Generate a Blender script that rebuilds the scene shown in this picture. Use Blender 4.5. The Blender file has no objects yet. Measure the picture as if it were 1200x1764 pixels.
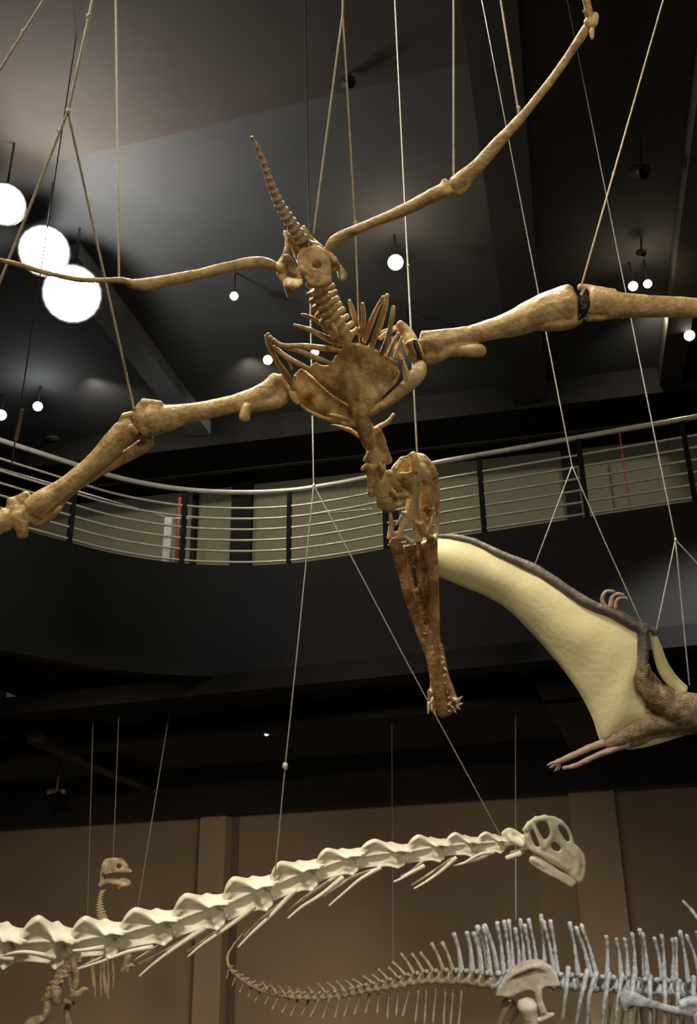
import bpy, bmesh, math, random
from mathutils import Vector, Matrix, Euler, noise
random.seed(7)
SC = bpy.context.scene
COL = SC.collection
# ------------------------------------------------------------------ camera
F = 1700.0; W, H = 1200.0, 1764.0
PITCH = math.radians(23.5); ROLL = math.radians(0.9)
CAM = Vector((0, 0, 1.6))
fwd = Vector((0, math.cos(PITCH), math.sin(PITCH)))
up0 = Vector((0, -math.sin(PITCH), math.cos(PITCH)))
rt0 = Vector((1, 0, 0))
UPV = (up0 * math.cos(ROLL) + rt0 * math.sin(ROLL)).normalized()
RTV = (rt0 * math.cos(ROLL) - up0 * math.sin(ROLL)).normalized()
cd = bpy.data.cameras.new('camera'); cam = bpy.data.objects.new('camera', cd); COL.objects.link(cam)
cd.sensor_fit = 'VERTICAL'; cd.sensor_height = 24; cd.lens = F / H * 24
cd.clip_end = 200
mw = Matrix.Identity(4)
for i in range(3):
    mw[i][0] = RTV[i]; mw[i][1] = UPV[i]; mw[i][2] = -fwd[i]; mw[i][3] = CAM[i]
cam.matrix_world = mw
SC.camera = cam
SC.view_settings.view_transform = 'Standard'; SC.view_settings.look = 'None'
SC.view_settings.gamma = 1.0; SC.view_settings.use_curve_mapping = False
SC.view_settings.exposure = 0.0
# ------------------------------------------------------------------ world
wd = bpy.data.worlds.new('world'); SC.world = wd; wd.use_nodes = True
wd.node_tree.nodes['Background'].inputs[0].default_value = (0.9, 0.95, 1.0, 1)
wd.node_tree.nodes['Background'].inputs[1].default_value = 0.035

DEPTH = 1.0                                      # distance factor of the skeleton being built
def P(px, py, d):
    d = d * DEPTH
    return CAM + fwd * d + RTV * ((px - 600) / F * d) + UPV * ((882 - py) / F * d)
def ray(px, py):
    return (fwd + RTV * ((px - 600) / F) + UPV * ((882 - py) / F)).normalized()
def PZ(px, py, z):
    r = ray(px, py); return CAM + r * ((z - CAM.z) / r.z)
def PXY(px, py, p0, n):                       # ray against a vertical plane
    r = ray(px, py); return CAM + r * ((p0 - CAM).dot(n) / r.dot(n))

# ------------------------------------------------------------------ lights of the hall, with unseen spots added to brighten the exhibits
def light(name, kind, loc, target, energy, col, size=0.5, angle=60, blend=0.6):
    l = bpy.data.lights.new(name, kind); l.energy = energy; l.color = col
    if kind == 'AREA': l.shape = 'DISK'; l.size = size
    elif kind == 'SPOT': l.spot_size = math.radians(angle); l.spot_blend = blend; l.shadow_soft_size = size
    else: l.shadow_soft_size = size
    o = bpy.data.objects.new(name, l); COL.objects.link(o); o.location = loc
    if target is not None:
        o.rotation_euler = (Vector(target) - Vector(loc)).to_track_quat('-Z', 'Y').to_euler()
    return o
WARM = (1.0, 0.82, 0.58); NEUT = (1.0, 0.95, 0.86); COOL = (0.82, 0.9, 1.0)
light('added_spot_left', 'SPOT', (-2.4, 0.6, 8.6), P(560, 700, 3.3), 1250, (1, .88, .68), 0.06, 62)  # unseen key added high on the camera side
light('added_fill_left', 'SPOT', (-3.4, -1.2, 4.6), P(560, 700, 3.3), 250, (1.0, .84, .62), 0.3, 66)  # unseen fill added behind the camera for the big skeleton
light('added_spot_right', 'SPOT', (3.8, -0.8, 3.9), P(760, 620, 3.4), 120, WARM, 0.12, 70)  # unseen spot added behind the camera, from the right
light('gallery_spot_top', 'SPOT', (0.6, 4.4, 8.7), P(650, 760, 3.5), 1500, (1, .93, .78), 0.08, 70)
light('gallery_spot_top_left', 'SPOT', (-2.2, 4.0, 8.6), P(300, 700, 3.3), 900, (1, .95, .85), 0.08, 60)
light('added_spot_skull', 'SPOT', (1.6, 1.6, 7.2), P(740, 820, 3.55), 420, (1, .9, .68), 0.08, 16, 0.8)  # extra unseen spot added to brighten the skull dome
light('gallery_spot_neck', 'SPOT', (-1.5, 1.8, 6.5), P(560, 1530, 5.8), 720, NEUT, 0.15, 55)
light('added_fill_neck_front', 'SPOT', (1.2, -1.0, 3.8), P(520, 1540, 5.8), 130, (1.0, 0.93, 0.78), 0.15, 60)  # unseen frontal fill added for the ivory neck
light('added_spot_model', 'SPOT', (3.0, 0.0, 2.6), P(1030, 1120, 5.0), 165, (1.0, 0.93, 0.72), 0.15, 40)  # unseen spot added beside the camera to brighten the model
light('gallery_spot_spines', 'SPOT', (4.6, 6.5, 6.6), P(1050, 1680, 12.6), 2600, COOL, 0.12, 46)
light('added_spot_tail', 'SPOT', (0.5, 6.0, 4.4), P(640, 1690, 12.6), 700, (1, .85, .62), 0.12, 60)  # unseen spot added to brighten the curling tail
light('added_spot_small', 'SPOT', (-2.6, 6.5, 4.4), P(160, 1620, 13), 1300, (1, .86, .64), 0.35, 50)  # unseen spot added to brighten the small skeleton
wq_ = CAM + ray(500, 1400) * 19.5
for t_, e_ in ((-8, 34), (-3.5, 36), (1, 37), (5.5, 37), (10, 38)):
    c_ = wq_ + Vector((.932, -.363, 0)) * t_ - Vector((.363, .932, 0)) * 2.4
    light('added_wall_light', 'AREA', (c_.x, c_.y, -0.6), (c_.x + .87, c_.y + 2.24, 0.9), e_, (1, .87, .64), 1.4)  # unseen floor lights added to brighten the brown wall
for px_, e_ in ((120, 130), (420, 110), (700, 110), (960, 120), (1220, 120)):
    q_ = PZ(px_, 905 - px_ * .10, 6.6)
    light('added_upper_spot', 'SPOT', (q_.x - .1, q_.y + 0.4, 8.9), (q_.x + .45, q_.y + 3.2, 6.9), e_, (1, .93, .74), 0.05, 130, 1.0)  # added out of sight to brighten the olive wall

# ------------------------------------------------------------------ materials
def mat(name, c1, c2=None, rough=0.6, scale=6.0, bump=0.0, bscale=40.0, detail=6.0, metal=0.0, emit=None, estr=0.0, c3=None, spec=None, dist=0.02, pos=(0.35, 0.68)):
    m = bpy.data.materials.new(name); m.use_nodes = True
    nt = m.node_tree; b = nt.nodes['Principled BSDF']
    b.inputs['Roughness'].default_value = rough; b.inputs['Metallic'].default_value = metal
    if spec is not None: b.inputs['Specular IOR Level'].default_value = spec
    b.inputs['Base Color'].default_value = (*c1, 1)
    tc = nt.nodes.new('ShaderNodeTexCoord')
    if c2 is not None:
        n = nt.nodes.new('ShaderNodeTexNoise'); n.inputs['Scale'].default_value = scale; n.inputs['Detail'].default_value = detail
        n.inputs['Roughness'].default_value = 0.62
        nt.links.new(tc.outputs['Object'], n.inputs['Vector'])
        r = nt.nodes.new('ShaderNodeValToRGB'); e = r.color_ramp.elements
        e[0].position = pos[0]; e[0].color = (*c1, 1); e[1].position = pos[1]; e[1].color = (*c2, 1)
        if c3 is not None:
            q = e.new((pos[0] + pos[1]) / 2); q.color = (*c3, 1)
        nt.links.new(n.outputs['Fac'], r.inputs['Fac']); nt.links.new(r.outputs['Color'], b.inputs['Base Color'])
    if bump > 0:
        n2 = nt.nodes.new('ShaderNodeTexNoise'); n2.inputs['Scale'].default_value = bscale; n2.inputs['Detail'].default_value = 8
        nt.links.new(tc.outputs['Object'], n2.inputs['Vector'])
        bp = nt.nodes.new('ShaderNodeBump'); bp.inputs['Strength'].default_value = bump; bp.inputs['Distance'].default_value = dist
        nt.links.new(n2.outputs['Fac'], bp.inputs['Height']); nt.links.new(bp.outputs['Normal'], b.inputs['Normal'])
    if emit is not None:
        b.inputs['Emission Color'].default_value = (*emit, 1); b.inputs['Emission Strength'].default_value = estr
    return m
M = {}
M['bone_gold'] = mat('golden_brown_bone', (0.15, 0.080, 0.026), (0.62, 0.45, 0.21), 0.40, 17, 0.6, 60, c3=(0.43, 0.275, 0.105), dist=0.01, pos=(0.28, 0.64))
M['bone_amber'] = mat('amber_bone', (0.11, 0.050, 0.018), (0.46, 0.28, 0.12), 0.30, 13, 0.45, 60, c3=(0.28, 0.150, 0.058), dist=0.01)
M['bone_tail'] = mat('dusty_brown_bone', (0.20, 0.14, 0.08), (0.46, 0.35, 0.22), 0.55, 14, 0.4, 80, c3=(0.33, 0.24, 0.14), dist=0.01)
M['bone_ivory'] = mat('ivory_bone', (0.60, 0.53, 0.36), (0.84, 0.80, 0.66), 0.5, 6, 0.2, 45, dist=0.008)
M['bone_sand'] = mat('sandy_bone', (0.22, 0.16, 0.09), (0.55, 0.45, 0.29), 0.6, 12, 0.35, 60, dist=0.01)
M['bone_grey'] = mat('grey_bone', (0.24, 0.20, 0.15), (0.66, 0.64, 0.60), 0.55, 7, 0.3, 50, c3=(0.50, 0.47, 0.42), dist=0.01)
M['bone_pink'] = mat('pale_pinkish_bone', (0.45, 0.34, 0.22), (0.70, 0.60, 0.46), 0.55, 5, 0.3, 50, dist=0.01)
M['tooth'] = mat('tooth_enamel', (0.55, 0.42, 0.24), (0.72, 0.60, 0.42), 0.3, 30)
M['joint'] = mat('black_steel_joint', (0.012, 0.012, 0.012), (0.04, 0.03, 0.025), 0.28, 20, 0.5, 40, metal=0.6)
M['rope'] = mat('twisted_rope', (0.46, 0.38, 0.27), (0.62, 0.54, 0.42), 0.7, 60, 0.5, 200)
M['wire'] = mat('thin_steel_wire', (0.34, 0.32, 0.28), (0.48, 0.46, 0.42), 0.45, 60, metal=0.3)
M['wire_dark'] = mat('unlit_wire_tone', (0.13, 0.12, 0.10), (0.20, 0.19, 0.17), 0.6, 60)  # wire tone darkened so faint cables read as unlit
M['steel'] = mat('brushed_steel_rail', (0.52, 0.47, 0.36), (0.66, 0.60, 0.47), 0.3, 8, metal=0.3)
M['post'] = mat('dark_post_paint', (0.008, 0.008, 0.007), (0.012, 0.011, 0.010), 0.75, 5, spec=0.12)
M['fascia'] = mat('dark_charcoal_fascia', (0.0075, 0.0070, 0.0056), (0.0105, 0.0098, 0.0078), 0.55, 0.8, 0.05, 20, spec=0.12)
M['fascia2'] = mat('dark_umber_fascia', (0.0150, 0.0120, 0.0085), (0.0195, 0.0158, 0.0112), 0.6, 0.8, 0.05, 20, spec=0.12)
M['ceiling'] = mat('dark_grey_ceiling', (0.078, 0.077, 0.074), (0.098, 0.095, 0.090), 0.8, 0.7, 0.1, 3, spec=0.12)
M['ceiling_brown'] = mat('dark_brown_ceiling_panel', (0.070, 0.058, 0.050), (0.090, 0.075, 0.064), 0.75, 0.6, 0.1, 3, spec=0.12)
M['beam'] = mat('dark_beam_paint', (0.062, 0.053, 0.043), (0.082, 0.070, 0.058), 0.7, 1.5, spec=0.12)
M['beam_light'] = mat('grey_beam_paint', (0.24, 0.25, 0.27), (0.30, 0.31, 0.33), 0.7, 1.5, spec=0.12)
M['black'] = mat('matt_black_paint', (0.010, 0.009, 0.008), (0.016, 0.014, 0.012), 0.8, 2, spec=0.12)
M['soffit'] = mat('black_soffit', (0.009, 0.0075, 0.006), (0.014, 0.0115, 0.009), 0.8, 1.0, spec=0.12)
M['olive'] = mat('olive_grey_wall', (0.150, 0.138, 0.082), (0.180, 0.165, 0.098), 0.75, 0.5, 0.05, 8)
M['brown'] = mat('brown_painted_wall', (0.135, 0.093, 0.058), (0.158, 0.112, 0.071), 0.8, 0.4, 0.08, 6)
M['brown2'] = mat('brown_pilaster_paint', (0.185, 0.132, 0.088), (0.205, 0.148, 0.100), 0.8, 0.6)
M['brown_dark'] = mat('dark_brown_groove_paint', (0.065, 0.045, 0.031), (0.08, 0.056, 0.038), 0.8, 0.6)
M['floor'] = mat('dark_gallery_floor', (0.10, 0.08, 0.06), (0.13, 0.105, 0.08), 0.6, 2)
M['cream'] = mat('cream_wing_skin', (0.60, 0.53, 0.27), (0.72, 0.65, 0.36), 0.6, 2.2, 0.15, 30, pos=(0.3, 0.7))
M['edge_skin'] = mat('dark_grey_brown_skin', (0.045, 0.035, 0.028), (0.15, 0.12, 0.095), 0.5, 14, 0.3, 60)
M['fur'] = mat('brown_short_fur', (0.11, 0.075, 0.035), (0.30, 0.22, 0.12), 0.85, 34, 0.8, 140)
M['claw'] = mat('pinkish_brown_toe_skin', (0.22, 0.14, 0.10), (0.38, 0.26, 0.19), 0.5, 20, 0.3, 80)
M['lamp_body'] = mat('black_lamp_housing', (0.02, 0.02, 0.02), (0.03, 0.03, 0.03), 0.4, 10)
M['lamp_hot'] = mat('flood_lamp_lens', (1, 1, 1), emit=(1.0, 0.95, 0.84), estr=60)
M['lamp_warm'] = mat('spot_lamp_lens', (1, 1, 1), emit=(1.0, 0.86, 0.66), estr=22)
M['lamp_cool'] = mat('small_cool_lens', (0.8, 0.85, 1), emit=(0.75, 0.85, 1.0), estr=1.2)
M['white'] = mat('white_painted_post', (0.55, 0.52, 0.46), (0.65, 0.62, 0.56), 0.5, 5)
M['red'] = mat('red_paint', (0.20, 0.018, 0.018), (0.26, 0.025, 0.025), 0.5, 5)
M['grey_metal'] = mat('grey_fixture_metal', (0.10, 0.10, 0.095), (0.16, 0.155, 0.15), 0.4, 10, metal=0.4)

# ------------------------------------------------------------------ mesh helpers
def cr(pts, n):                                # Catmull-Rom through tuples of any length
    if len(pts) < 3: 
        return [tuple(a + (b - a) * k / n for a, b in zip(pts[0], pts[1])) for k in range(n + 1)]
    out = []; q = [pts[0]] + list(pts) + [pts[-1]]
    for i in range(1, len(q) - 2):
        p0, p1, p2, p3 = q[i-1:i+3]
        for k in range(n):
            t = k / n
            out.append(tuple(0.5 * ((2*b) + (-a + c)*t + (2*a - 5*b + 4*c - d)*t*t + (-a + 3*b - 3*c + d)*t**3) for a, b, c, d in zip(p0, p1, p2, p3)))
    out.append(tuple(pts[-1])); return out
def ring_tube(bm, pts, rad, n=12, flat=1.0, axis=None):
    """closed tube with rounded ends; flat squeezes it along axis"""
    m = len(pts); prev = None; rings = []
    pts = [Vector(p) for p in pts]
    T0 = (pts[1] - pts[0]).normalized(); T1 = (pts[-1] - pts[-2]).normalized()
    seq = []
    r0, r1 = rad[0], rad[-1]
    for a in (0.15, 0.6): 
        seq.append((pts[0] - T0 * r0 * 0.55 * math.cos(a * 1.5), r0 * math.sin(a * 1.5)))
    for p, r in zip(pts, rad): seq.append((p, r))
    for a in (0.6, 0.15): 
        seq.append((pts[-1] + T1 * r1 * 0.55 * math.cos(a * 1.5), r1 * math.sin(a * 1.5)))
    L = len(seq)
    for i, (p, r) in enumerate(seq):
        a = seq[max(i-1, 0)][0]; b = seq[min(i+1, L-1)][0]; t = (b - a)
        t = t.normalized() if t.length > 1e-9 else T0
        if prev is None:
            ref = axis if axis is not None else (Vector((0, 0, 1)) if abs(t.z) < 0.9 else Vector((1, 0, 0)))
            u = (Vector(ref) - t * t.dot(Vector(ref))).normalized()
        else: u = (prev - t * t.dot(prev)).normalized()
        if axis is not None:
            ax = Vector(axis); w = ax - t * t.dot(ax)
            if w.length > 1e-4: u = w.normalized()
        prev = u; v = t.cross(u)
        rings.append([bm.verts.new(p + (u * math.cos(2*math.pi*k/n) * flat + v * math.sin(2*math.pi*k/n)) * r) for k in range(n)])
    for i in range(L - 1):
        for k in range(n):
            bm.faces.new((rings[i][k], rings[i][(k+1) % n], rings[i+1][(k+1) % n], rings[i+1][k]))
    bm.faces.new(rings[0][::-1]); bm.faces.new(rings[-1])
def wt(bm, spec, n=12, sub=5, flat=1.0, axis=None):
    """tube from world specs (x,y,z,r)"""
    s = cr(spec, sub) if len(spec) > 2 else cr(spec, max(2, sub))
    ring_tube(bm, [Vector(q[:3]) for q in s], [max(q[3], 1e-4) for q in s], n, flat, axis)
def pt(bm, spec, n=12, sub=5, flat=1.0, axis=None):
    """tube from picture specs (px,py,depth,radius in px)"""
    wt(bm, [(*P(x, y, d), r * d * DEPTH / F) for x, y, d, r in spec], n, sub, flat, axis)
def box(bm, c, s, R=None):
    vs = []
    for x in (-1, 1):
        for y in (-1, 1):
            for z in (-1, 1):
                v = Vector((x*s[0]/2, y*s[1]/2, z*s[2]/2))
                if R is not None: v = R @ v
                vs.append(bm.verts.new(Vector(c) + v))
    for f in ((0,1,3,2),(4,6,7,5),(0,4,5,1),(2,3,7,6),(0,2,6,4),(1,5,7,3)): bm.faces.new([vs[i] for i in f])
def ball(bm, c, r, sc=(1,1,1), seg=10):
    ret = bmesh.ops.create_uvsphere(bm, u_segments=seg+4, v_segments=seg, radius=1)
    for v in ret['verts']: v.co = Vector(c) + Vector((v.co.x*r*sc[0], v.co.y*r*sc[1], v.co.z*r*sc[2]))
def fuse(bm, voxel, smooth=2, amp=0.0, nscale=20.0):
    me = bpy.data.meshes.new('tmp'); bm.normal_update(); bm.to_mesh(me); bm.free()
    o = bpy.data.objects.new('tmp', me); COL.objects.link(o)
    md = o.modifiers.new('r', 'REMESH'); md.mode = 'VOXEL'; md.voxel_size = voxel; md.adaptivity = 0
    dg = bpy.context.evaluated_depsgraph_get(); dg.update()
    me2 = bpy.data.meshes.new_from_object(o.evaluated_get(dg))
    bpy.data.objects.remove(o); bpy.data.meshes.remove(me)
    b = bmesh.new(); b.from_mesh(me2); bpy.data.meshes.remove(me2)
    for _ in range(smooth): bmesh.ops.smooth_vert(b, verts=b.verts, factor=0.5, use_axis_x=True, use_axis_y=True, use_axis_z=True)
    if amp > 0:
        b.normal_update()
        dl = []
        for v in b.verts:
            k = noise.noise(v.co * nscale) + 0.5 * noise.noise(v.co * nscale * 2.3)
            dl.append(v.normal * (k * amp))
        for v, d in zip(b.verts, dl): v.co += d
    return b
def plate(outline, holes, fn, thick, voxel, smooth=2):
    """a bone plate: 2D outline with holes (picture px), thickness px; fn(x,y)->depth gives its curvature"""
    K = 0.01
    cu = bpy.data.curves.new('tmp', 'CURVE'); cu.dimensions = '2D'; cu.fill_mode = 'BOTH'; cu.extrude = thick * K / 2; 
    for loop in [outline] + list(holes):
        s = cu.splines.new('POLY'); s.points.add(len(loop) - 1); s.use_cyclic_u = True
        for p, (x, y) in zip(s.points, loop): p.co = (x * K, y * K, 0, 1)
    o = bpy.data.objects.new('tmp', cu); COL.objects.link(o)
    dg = bpy.context.evaluated_depsgraph_get(); dg.update()
    me = bpy.data.meshes.new_from_object(o.evaluated_get(dg))
    bpy.data.objects.remove(o); bpy.data.curves.remove(cu)
    b = bmesh.new(); b.from_mesh(me); bpy.data.meshes.remove(me)
    bmesh.ops.remove_doubles(b, verts=b.verts, dist=1e-5)
    bmesh.ops.recalc_face_normals(b, faces=b.faces)
    b = fuse(b, voxel * K, smooth)
    for v in b.verts:
        x, y, z = v.co.x / K, v.co.y / K, v.co.z / K
        d = fn(x, y); v.co = P(x, y, d) - fwd * (z * d * DEPTH / F)
    return b
def merge(dst, src):
    me = bpy.data.meshes.new('tmp'); src.to_mesh(me); src.free(); dst.from_mesh(me); bpy.data.meshes.remove(me)
ORG = {}
def obj(name, bm, m, parent=None, smooth=True, label=None):
    bmesh.ops.recalc_face_normals(bm, faces=bm.faces)
    c = Vector((0, 0, 0))
    if len(bm.verts):
        lo = Vector([min(v.co[i] for v in bm.verts) for i in range(3)]); hi = Vector([max(v.co[i] for v in bm.verts) for i in range(3)])
        c = (lo + hi) / 2
    for v in bm.verts: v.co -= c
    me = bpy.data.meshes.new(name); bm.to_mesh(me); bm.free(); me.materials.append(M[m])
    if smooth:
        for p in me.polygons: p.use_smooth = True
    o = bpy.data.objects.new(name, me); COL.objects.link(o)
    ORG[o.name] = c
    if parent is not None: o.parent = parent; o.location = c - ORG[parent.name]
    else: o.location = c
    if label: o['label'] = label
    return o
def thing(name, loc, label, cat, group=None):
    o = bpy.data.objects.new(name, None); COL.objects.link(o); o.location = loc; o.empty_display_size = 0.1
    ORG[o.name] = Vector(loc); o['label'] = label; o['category'] = cat
    if group: o['group'] = group
    return o
def tag(o, label, cat, group=None):
    o['label'] = label; o['category'] = cat
    if group: o['group'] = group
    return o
def struct(name, bm, m, smooth=False, parent=None):
    o = obj(name, bm, m, parent, smooth)
    if parent is None: o['kind'] = 'structure'
    return o
def Zm(ox, oy, s):
    def f(x, y, d=None, r=None):
        if d is None: return (ox + x / s, oy + y / s)
        return (ox + x / s, oy + y / s, d, r / s)
    return f
z1 = Zm(420, 220, 3); z2 = Zm(420, 560, 3); z3 = Zm(600, 760, 3.528); z4 = Zm(0, 620, 2.308)
z5 = Zm(700, 460, 2.4); z6 = Zm(540, 0, 2.308); z7 = Zm(740, 900, 2.609); z8 = Zm(0, 0, 2.222)
z9 = Zm(0, 1440, 3.529); z10 = Zm(240, 1420, 3); z11 = Zm(600, 1360, 2.727); z12 = Zm(380, 1560, 2.5); z13 = Zm(820, 1540, 3.158)

# ================================================================== THE HALL
CEIL = 9.0; BZ = 6.2; SOF = 4.7
vp = ray(1010, 1605); vp.z = 0
U = vp.normalized(); V = Vector((U.y, -U.x, 0))          # U runs into the building, V to its right
ang = math.atan2(V.y, V.x); RB = Matrix.Rotation(ang, 3, 'Z')
backp = PZ(400, 800, CEIL); back_u = backp.dot(U)
def UV(u, v, z): return U * u + V * v + Vector((0, 0, z))
def slab(name, u0, u1, v0, v1, z0, z1, m, parent=None):
    b = bmesh.new(); box(b, UV((u0+u1)/2, (v0+v1)/2, (z0+z1)/2), (abs(v1-v0), abs(u1-u0), abs(z1-z0)), RB)
    return struct(name, b, m, parent=parent)
slab('floor', -6, 26, -16, 18, -1.1, -0.9, 'floor')
slab('ceiling', -6, 26, -16, 18, CEIL, CEIL + 0.3, 'ceiling')
slab('wall_upper_back', back_u, back_u + 0.3, -16, 18, BZ, CEIL, 'olive')
slab('wall_left', -6, 26, -16.3, -16, -0.9, CEIL, 'brown')
slab('wall_right', -6, 26, 18, 18.3, -0.9, CEIL, 'brown')
slab('wall_rear', -6.3, -6, -16, 18, -0.9, CEIL, 'brown')
# brown dropped panel over the near half of the hall: its far edge runs across the picture
bm = bmesh.new()
e = [PZ(-60, 300, CEIL), PZ(150, 250, CEIL), PZ(330, 208, CEIL), PZ(540, 155, CEIL), PZ(860, 78, CEIL)]
lo = []; 
back = [Vector((p.x, -4, CEIL)) for p in e]
for z in (CEIL - 0.12, CEIL - 0.002):
    lo.append([bm.verts.new(Vector((p.x, p.y, z))) for p in e] + [bm.verts.new(Vector((p.x, p.y, z))) for p in back[::-1]])
bm.faces.new(lo[0]); bm.faces.new(lo[1][::-1])
for i in range(len(lo[0])):
    j = (i + 1) % len(lo[0]); bm.faces.new((lo[0][i], lo[0][j], lo[1][j], lo[1][i]))
struct('trim_1', bm, 'ceiling_brown')
# beams that run away along the ceiling
def ceil_beam(name, px, py, w, h, m, u1, u0=-4, z=CEIL):
    p = PZ(px, py, z - h); v = p.dot(V)
    return slab(name, u0, u1, v - w/2, v + w/2, z - h, z, m)
ceil_beam('trim_2', 900, 560, 0.46, 0.34, 'beam', back_u)
ceil_beam('trim_3', 290, 680, 0.34, 0.22, 'beam_light', back_u, u0=8.3)
ceil_beam('trim_4', 1170, 560, 0.3, 0.3, 'beam', back_u)
slab('trim_5', back_u - 1.5, back_u - 0.01, -16, 18, CEIL - 0.42, CEIL - 0.003, 'black')
slab('trim_6', back_u - 0.64, back_u - 0.56, -16, 18, CEIL - 0.44, CEIL - 0.30, 'beam')
# dark door frames and wall posts behind the railing
for k, (px, w) in enumerate([(420, 0.34), (676, 0.16), (985, 0.22), (340, 0.07), (322, 0.05)]):
    p = PXY(px, 850, backp, U)
    b = bmesh.new(); box(b, (p.x - U.x*0.06, p.y - U.y*0.06, (BZ + CEIL) / 2), (w, 0.12, CEIL - BZ - 0.01), RB)
    struct('trim_%d' % (7 + k), b, 'black')
# curved balcony
EDGE_PX = [(-260, 830), (-120, 868), (0, 902), (60, 918), (120, 934), (200, 954), (300, 969), (400, 974), (493, 971), (580, 960), (660, 946), (750, 930), (840, 916), (1020, 889), (1200, 862), (1400, 832), (1600, 800)]
edge = [tuple(PZ(x, y, BZ)) for x, y in EDGE_PX]
edge = [Vector(p) for p in cr(edge, 6)]
def edge_at(px):                                # point of the balcony edge that the picture shows at column px
    best = None
    for i in range(len(edge) - 1):
        for k in range(10):
            p = edge[i].lerp(edge[i+1], k / 10); q = p - CAM
            x = 600 + F * q.dot(RTV) / q.dot(fwd)
            if best is None or abs(x - px) < best[0]: best = (abs(x - px), p, (edge[i+1] - edge[i]).normalized())
    return best[1], best[2]
def curve_loft(bm, pts, z0, z1, th):
    n = len(pts); rows = []
    for i, p in enumerate(pts):
        t = (pts[min(i+1, n-1)] - pts[max(i-1, 0)]).normalized(); nn = Vector((-t.y, t.x, 0))
        rows.append([bm.verts.new((p.x, p.y, z0)), bm.verts.new((p.x, p.y, z1)), bm.verts.new((p.x + nn.x*th, p.y + nn.y*th, z1)), bm.verts.new((p.x + nn.x*th, p.y + nn.y*th, z0))])
    for i in range(n - 1):
        for k in range(4): bm.faces.new((rows[i][k], rows[i][(k+1) % 4], rows[i+1][(k+1) % 4], rows[i+1][k]))
    bm.faces.new(rows[0]); bm.faces.new(rows[-1][::-1])
ki = min(range(len(edge)), key=lambda i: abs((600 + F * (edge[i]-CAM).dot(RTV) / (edge[i]-CAM).dot(fwd)) - 493))
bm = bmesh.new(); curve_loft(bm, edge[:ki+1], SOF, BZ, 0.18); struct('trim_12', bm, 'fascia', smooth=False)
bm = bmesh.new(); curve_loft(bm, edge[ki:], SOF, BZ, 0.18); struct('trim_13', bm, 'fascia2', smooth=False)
# balcony floor slab between the fascia and the back wall
bm = bmesh.new()
rows = []
for p in edge:
    t = p.dot(V); s = p + U * 0.185; q = UV(back_u, t, 0)
    if q.dot(U) <= s.dot(U): q = s + U * 0.5
    rows.append([bm.verts.new((s.x, s.y, SOF + 0.02)), bm.verts.new((q.x, q.y, SOF + 0.02)), bm.verts.new((q.x, q.y, BZ - 0.02)), bm.verts.new((s.x, s.y, BZ - 0.02))])
for i in range(len(rows) - 1):
    for k in range(4): bm.faces.new((rows[i][k], rows[i][(k+1) % 4], rows[i+1][(k+1) % 4], rows[i+1][k]))
bm.faces.new(rows[0]); bm.faces.new(rows[-1][::-1])
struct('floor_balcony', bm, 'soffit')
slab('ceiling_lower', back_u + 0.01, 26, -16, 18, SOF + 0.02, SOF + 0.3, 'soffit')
# lower back wall, header and pilasters
ang2 = ang - math.radians(9); V2 = Vector((math.cos(ang2), math.sin(ang2), 0)); U2 = Vector((-V2.y, V2.x, 0)); RB2 = Matrix.Rotation(ang2, 3, 'Z')
wp = CAM + ray(500, 1400) * 19.5
def wall_box(name, px, w, off, th, z0, z1, m):
    p = PXY(px, 1500, wp, U2); p = p - U2 * off
    b = bmesh.new(); box(b, (p.x, p.y, (z0+z1)/2), (w, th, z1-z0), RB2); return struct(name, b, m)
HZ = wp.z
wall_box('wall_back', 600, 44, -0.2, 0.4, -0.9, SOF, 'brown')
wall_box('trim_14', 600, 44, 0.25, 0.5, HZ, SOF + 0.01, 'black')
wall_box('trim_15', 372, 0.55, 0.10, 0.2, -0.9, HZ, 'brown2')
wall_box('trim_16', 342, 0.06, 0.04, 0.08, -0.9, HZ, 'brown_dark')
wall_box('trim_17', 1035, 0.75, 0.12, 0.24, -0.9, HZ, 'brown2')
wall_box('trim_18', 404, 0.14, 0.02, 0.04, -0.9, HZ, 'brown_dark')
# beams below the balcony
def beam_px(name, a, b, z, w, h, m):
    p = PZ(*a, z); q = PZ(*b, z); t = (q - p); L = t.length; an = math.atan2(t.y, t.x)
    bm = bmesh.new(); c = (p + q) / 2; box(bm, (c.x, c.y, z + h/2), (L, w, h), Matrix.Rotation(an, 3, 'Z')); return struct(name, bm, m)
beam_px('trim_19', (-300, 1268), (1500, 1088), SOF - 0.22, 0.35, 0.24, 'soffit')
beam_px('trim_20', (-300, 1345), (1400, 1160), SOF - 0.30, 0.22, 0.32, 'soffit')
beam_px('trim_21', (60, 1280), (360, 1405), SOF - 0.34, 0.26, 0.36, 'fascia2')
beam_px('trim_22', (960, 1185), (1030, 1335), SOF - 0.3, 0.5, 0.32, 'fascia2')

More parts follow.
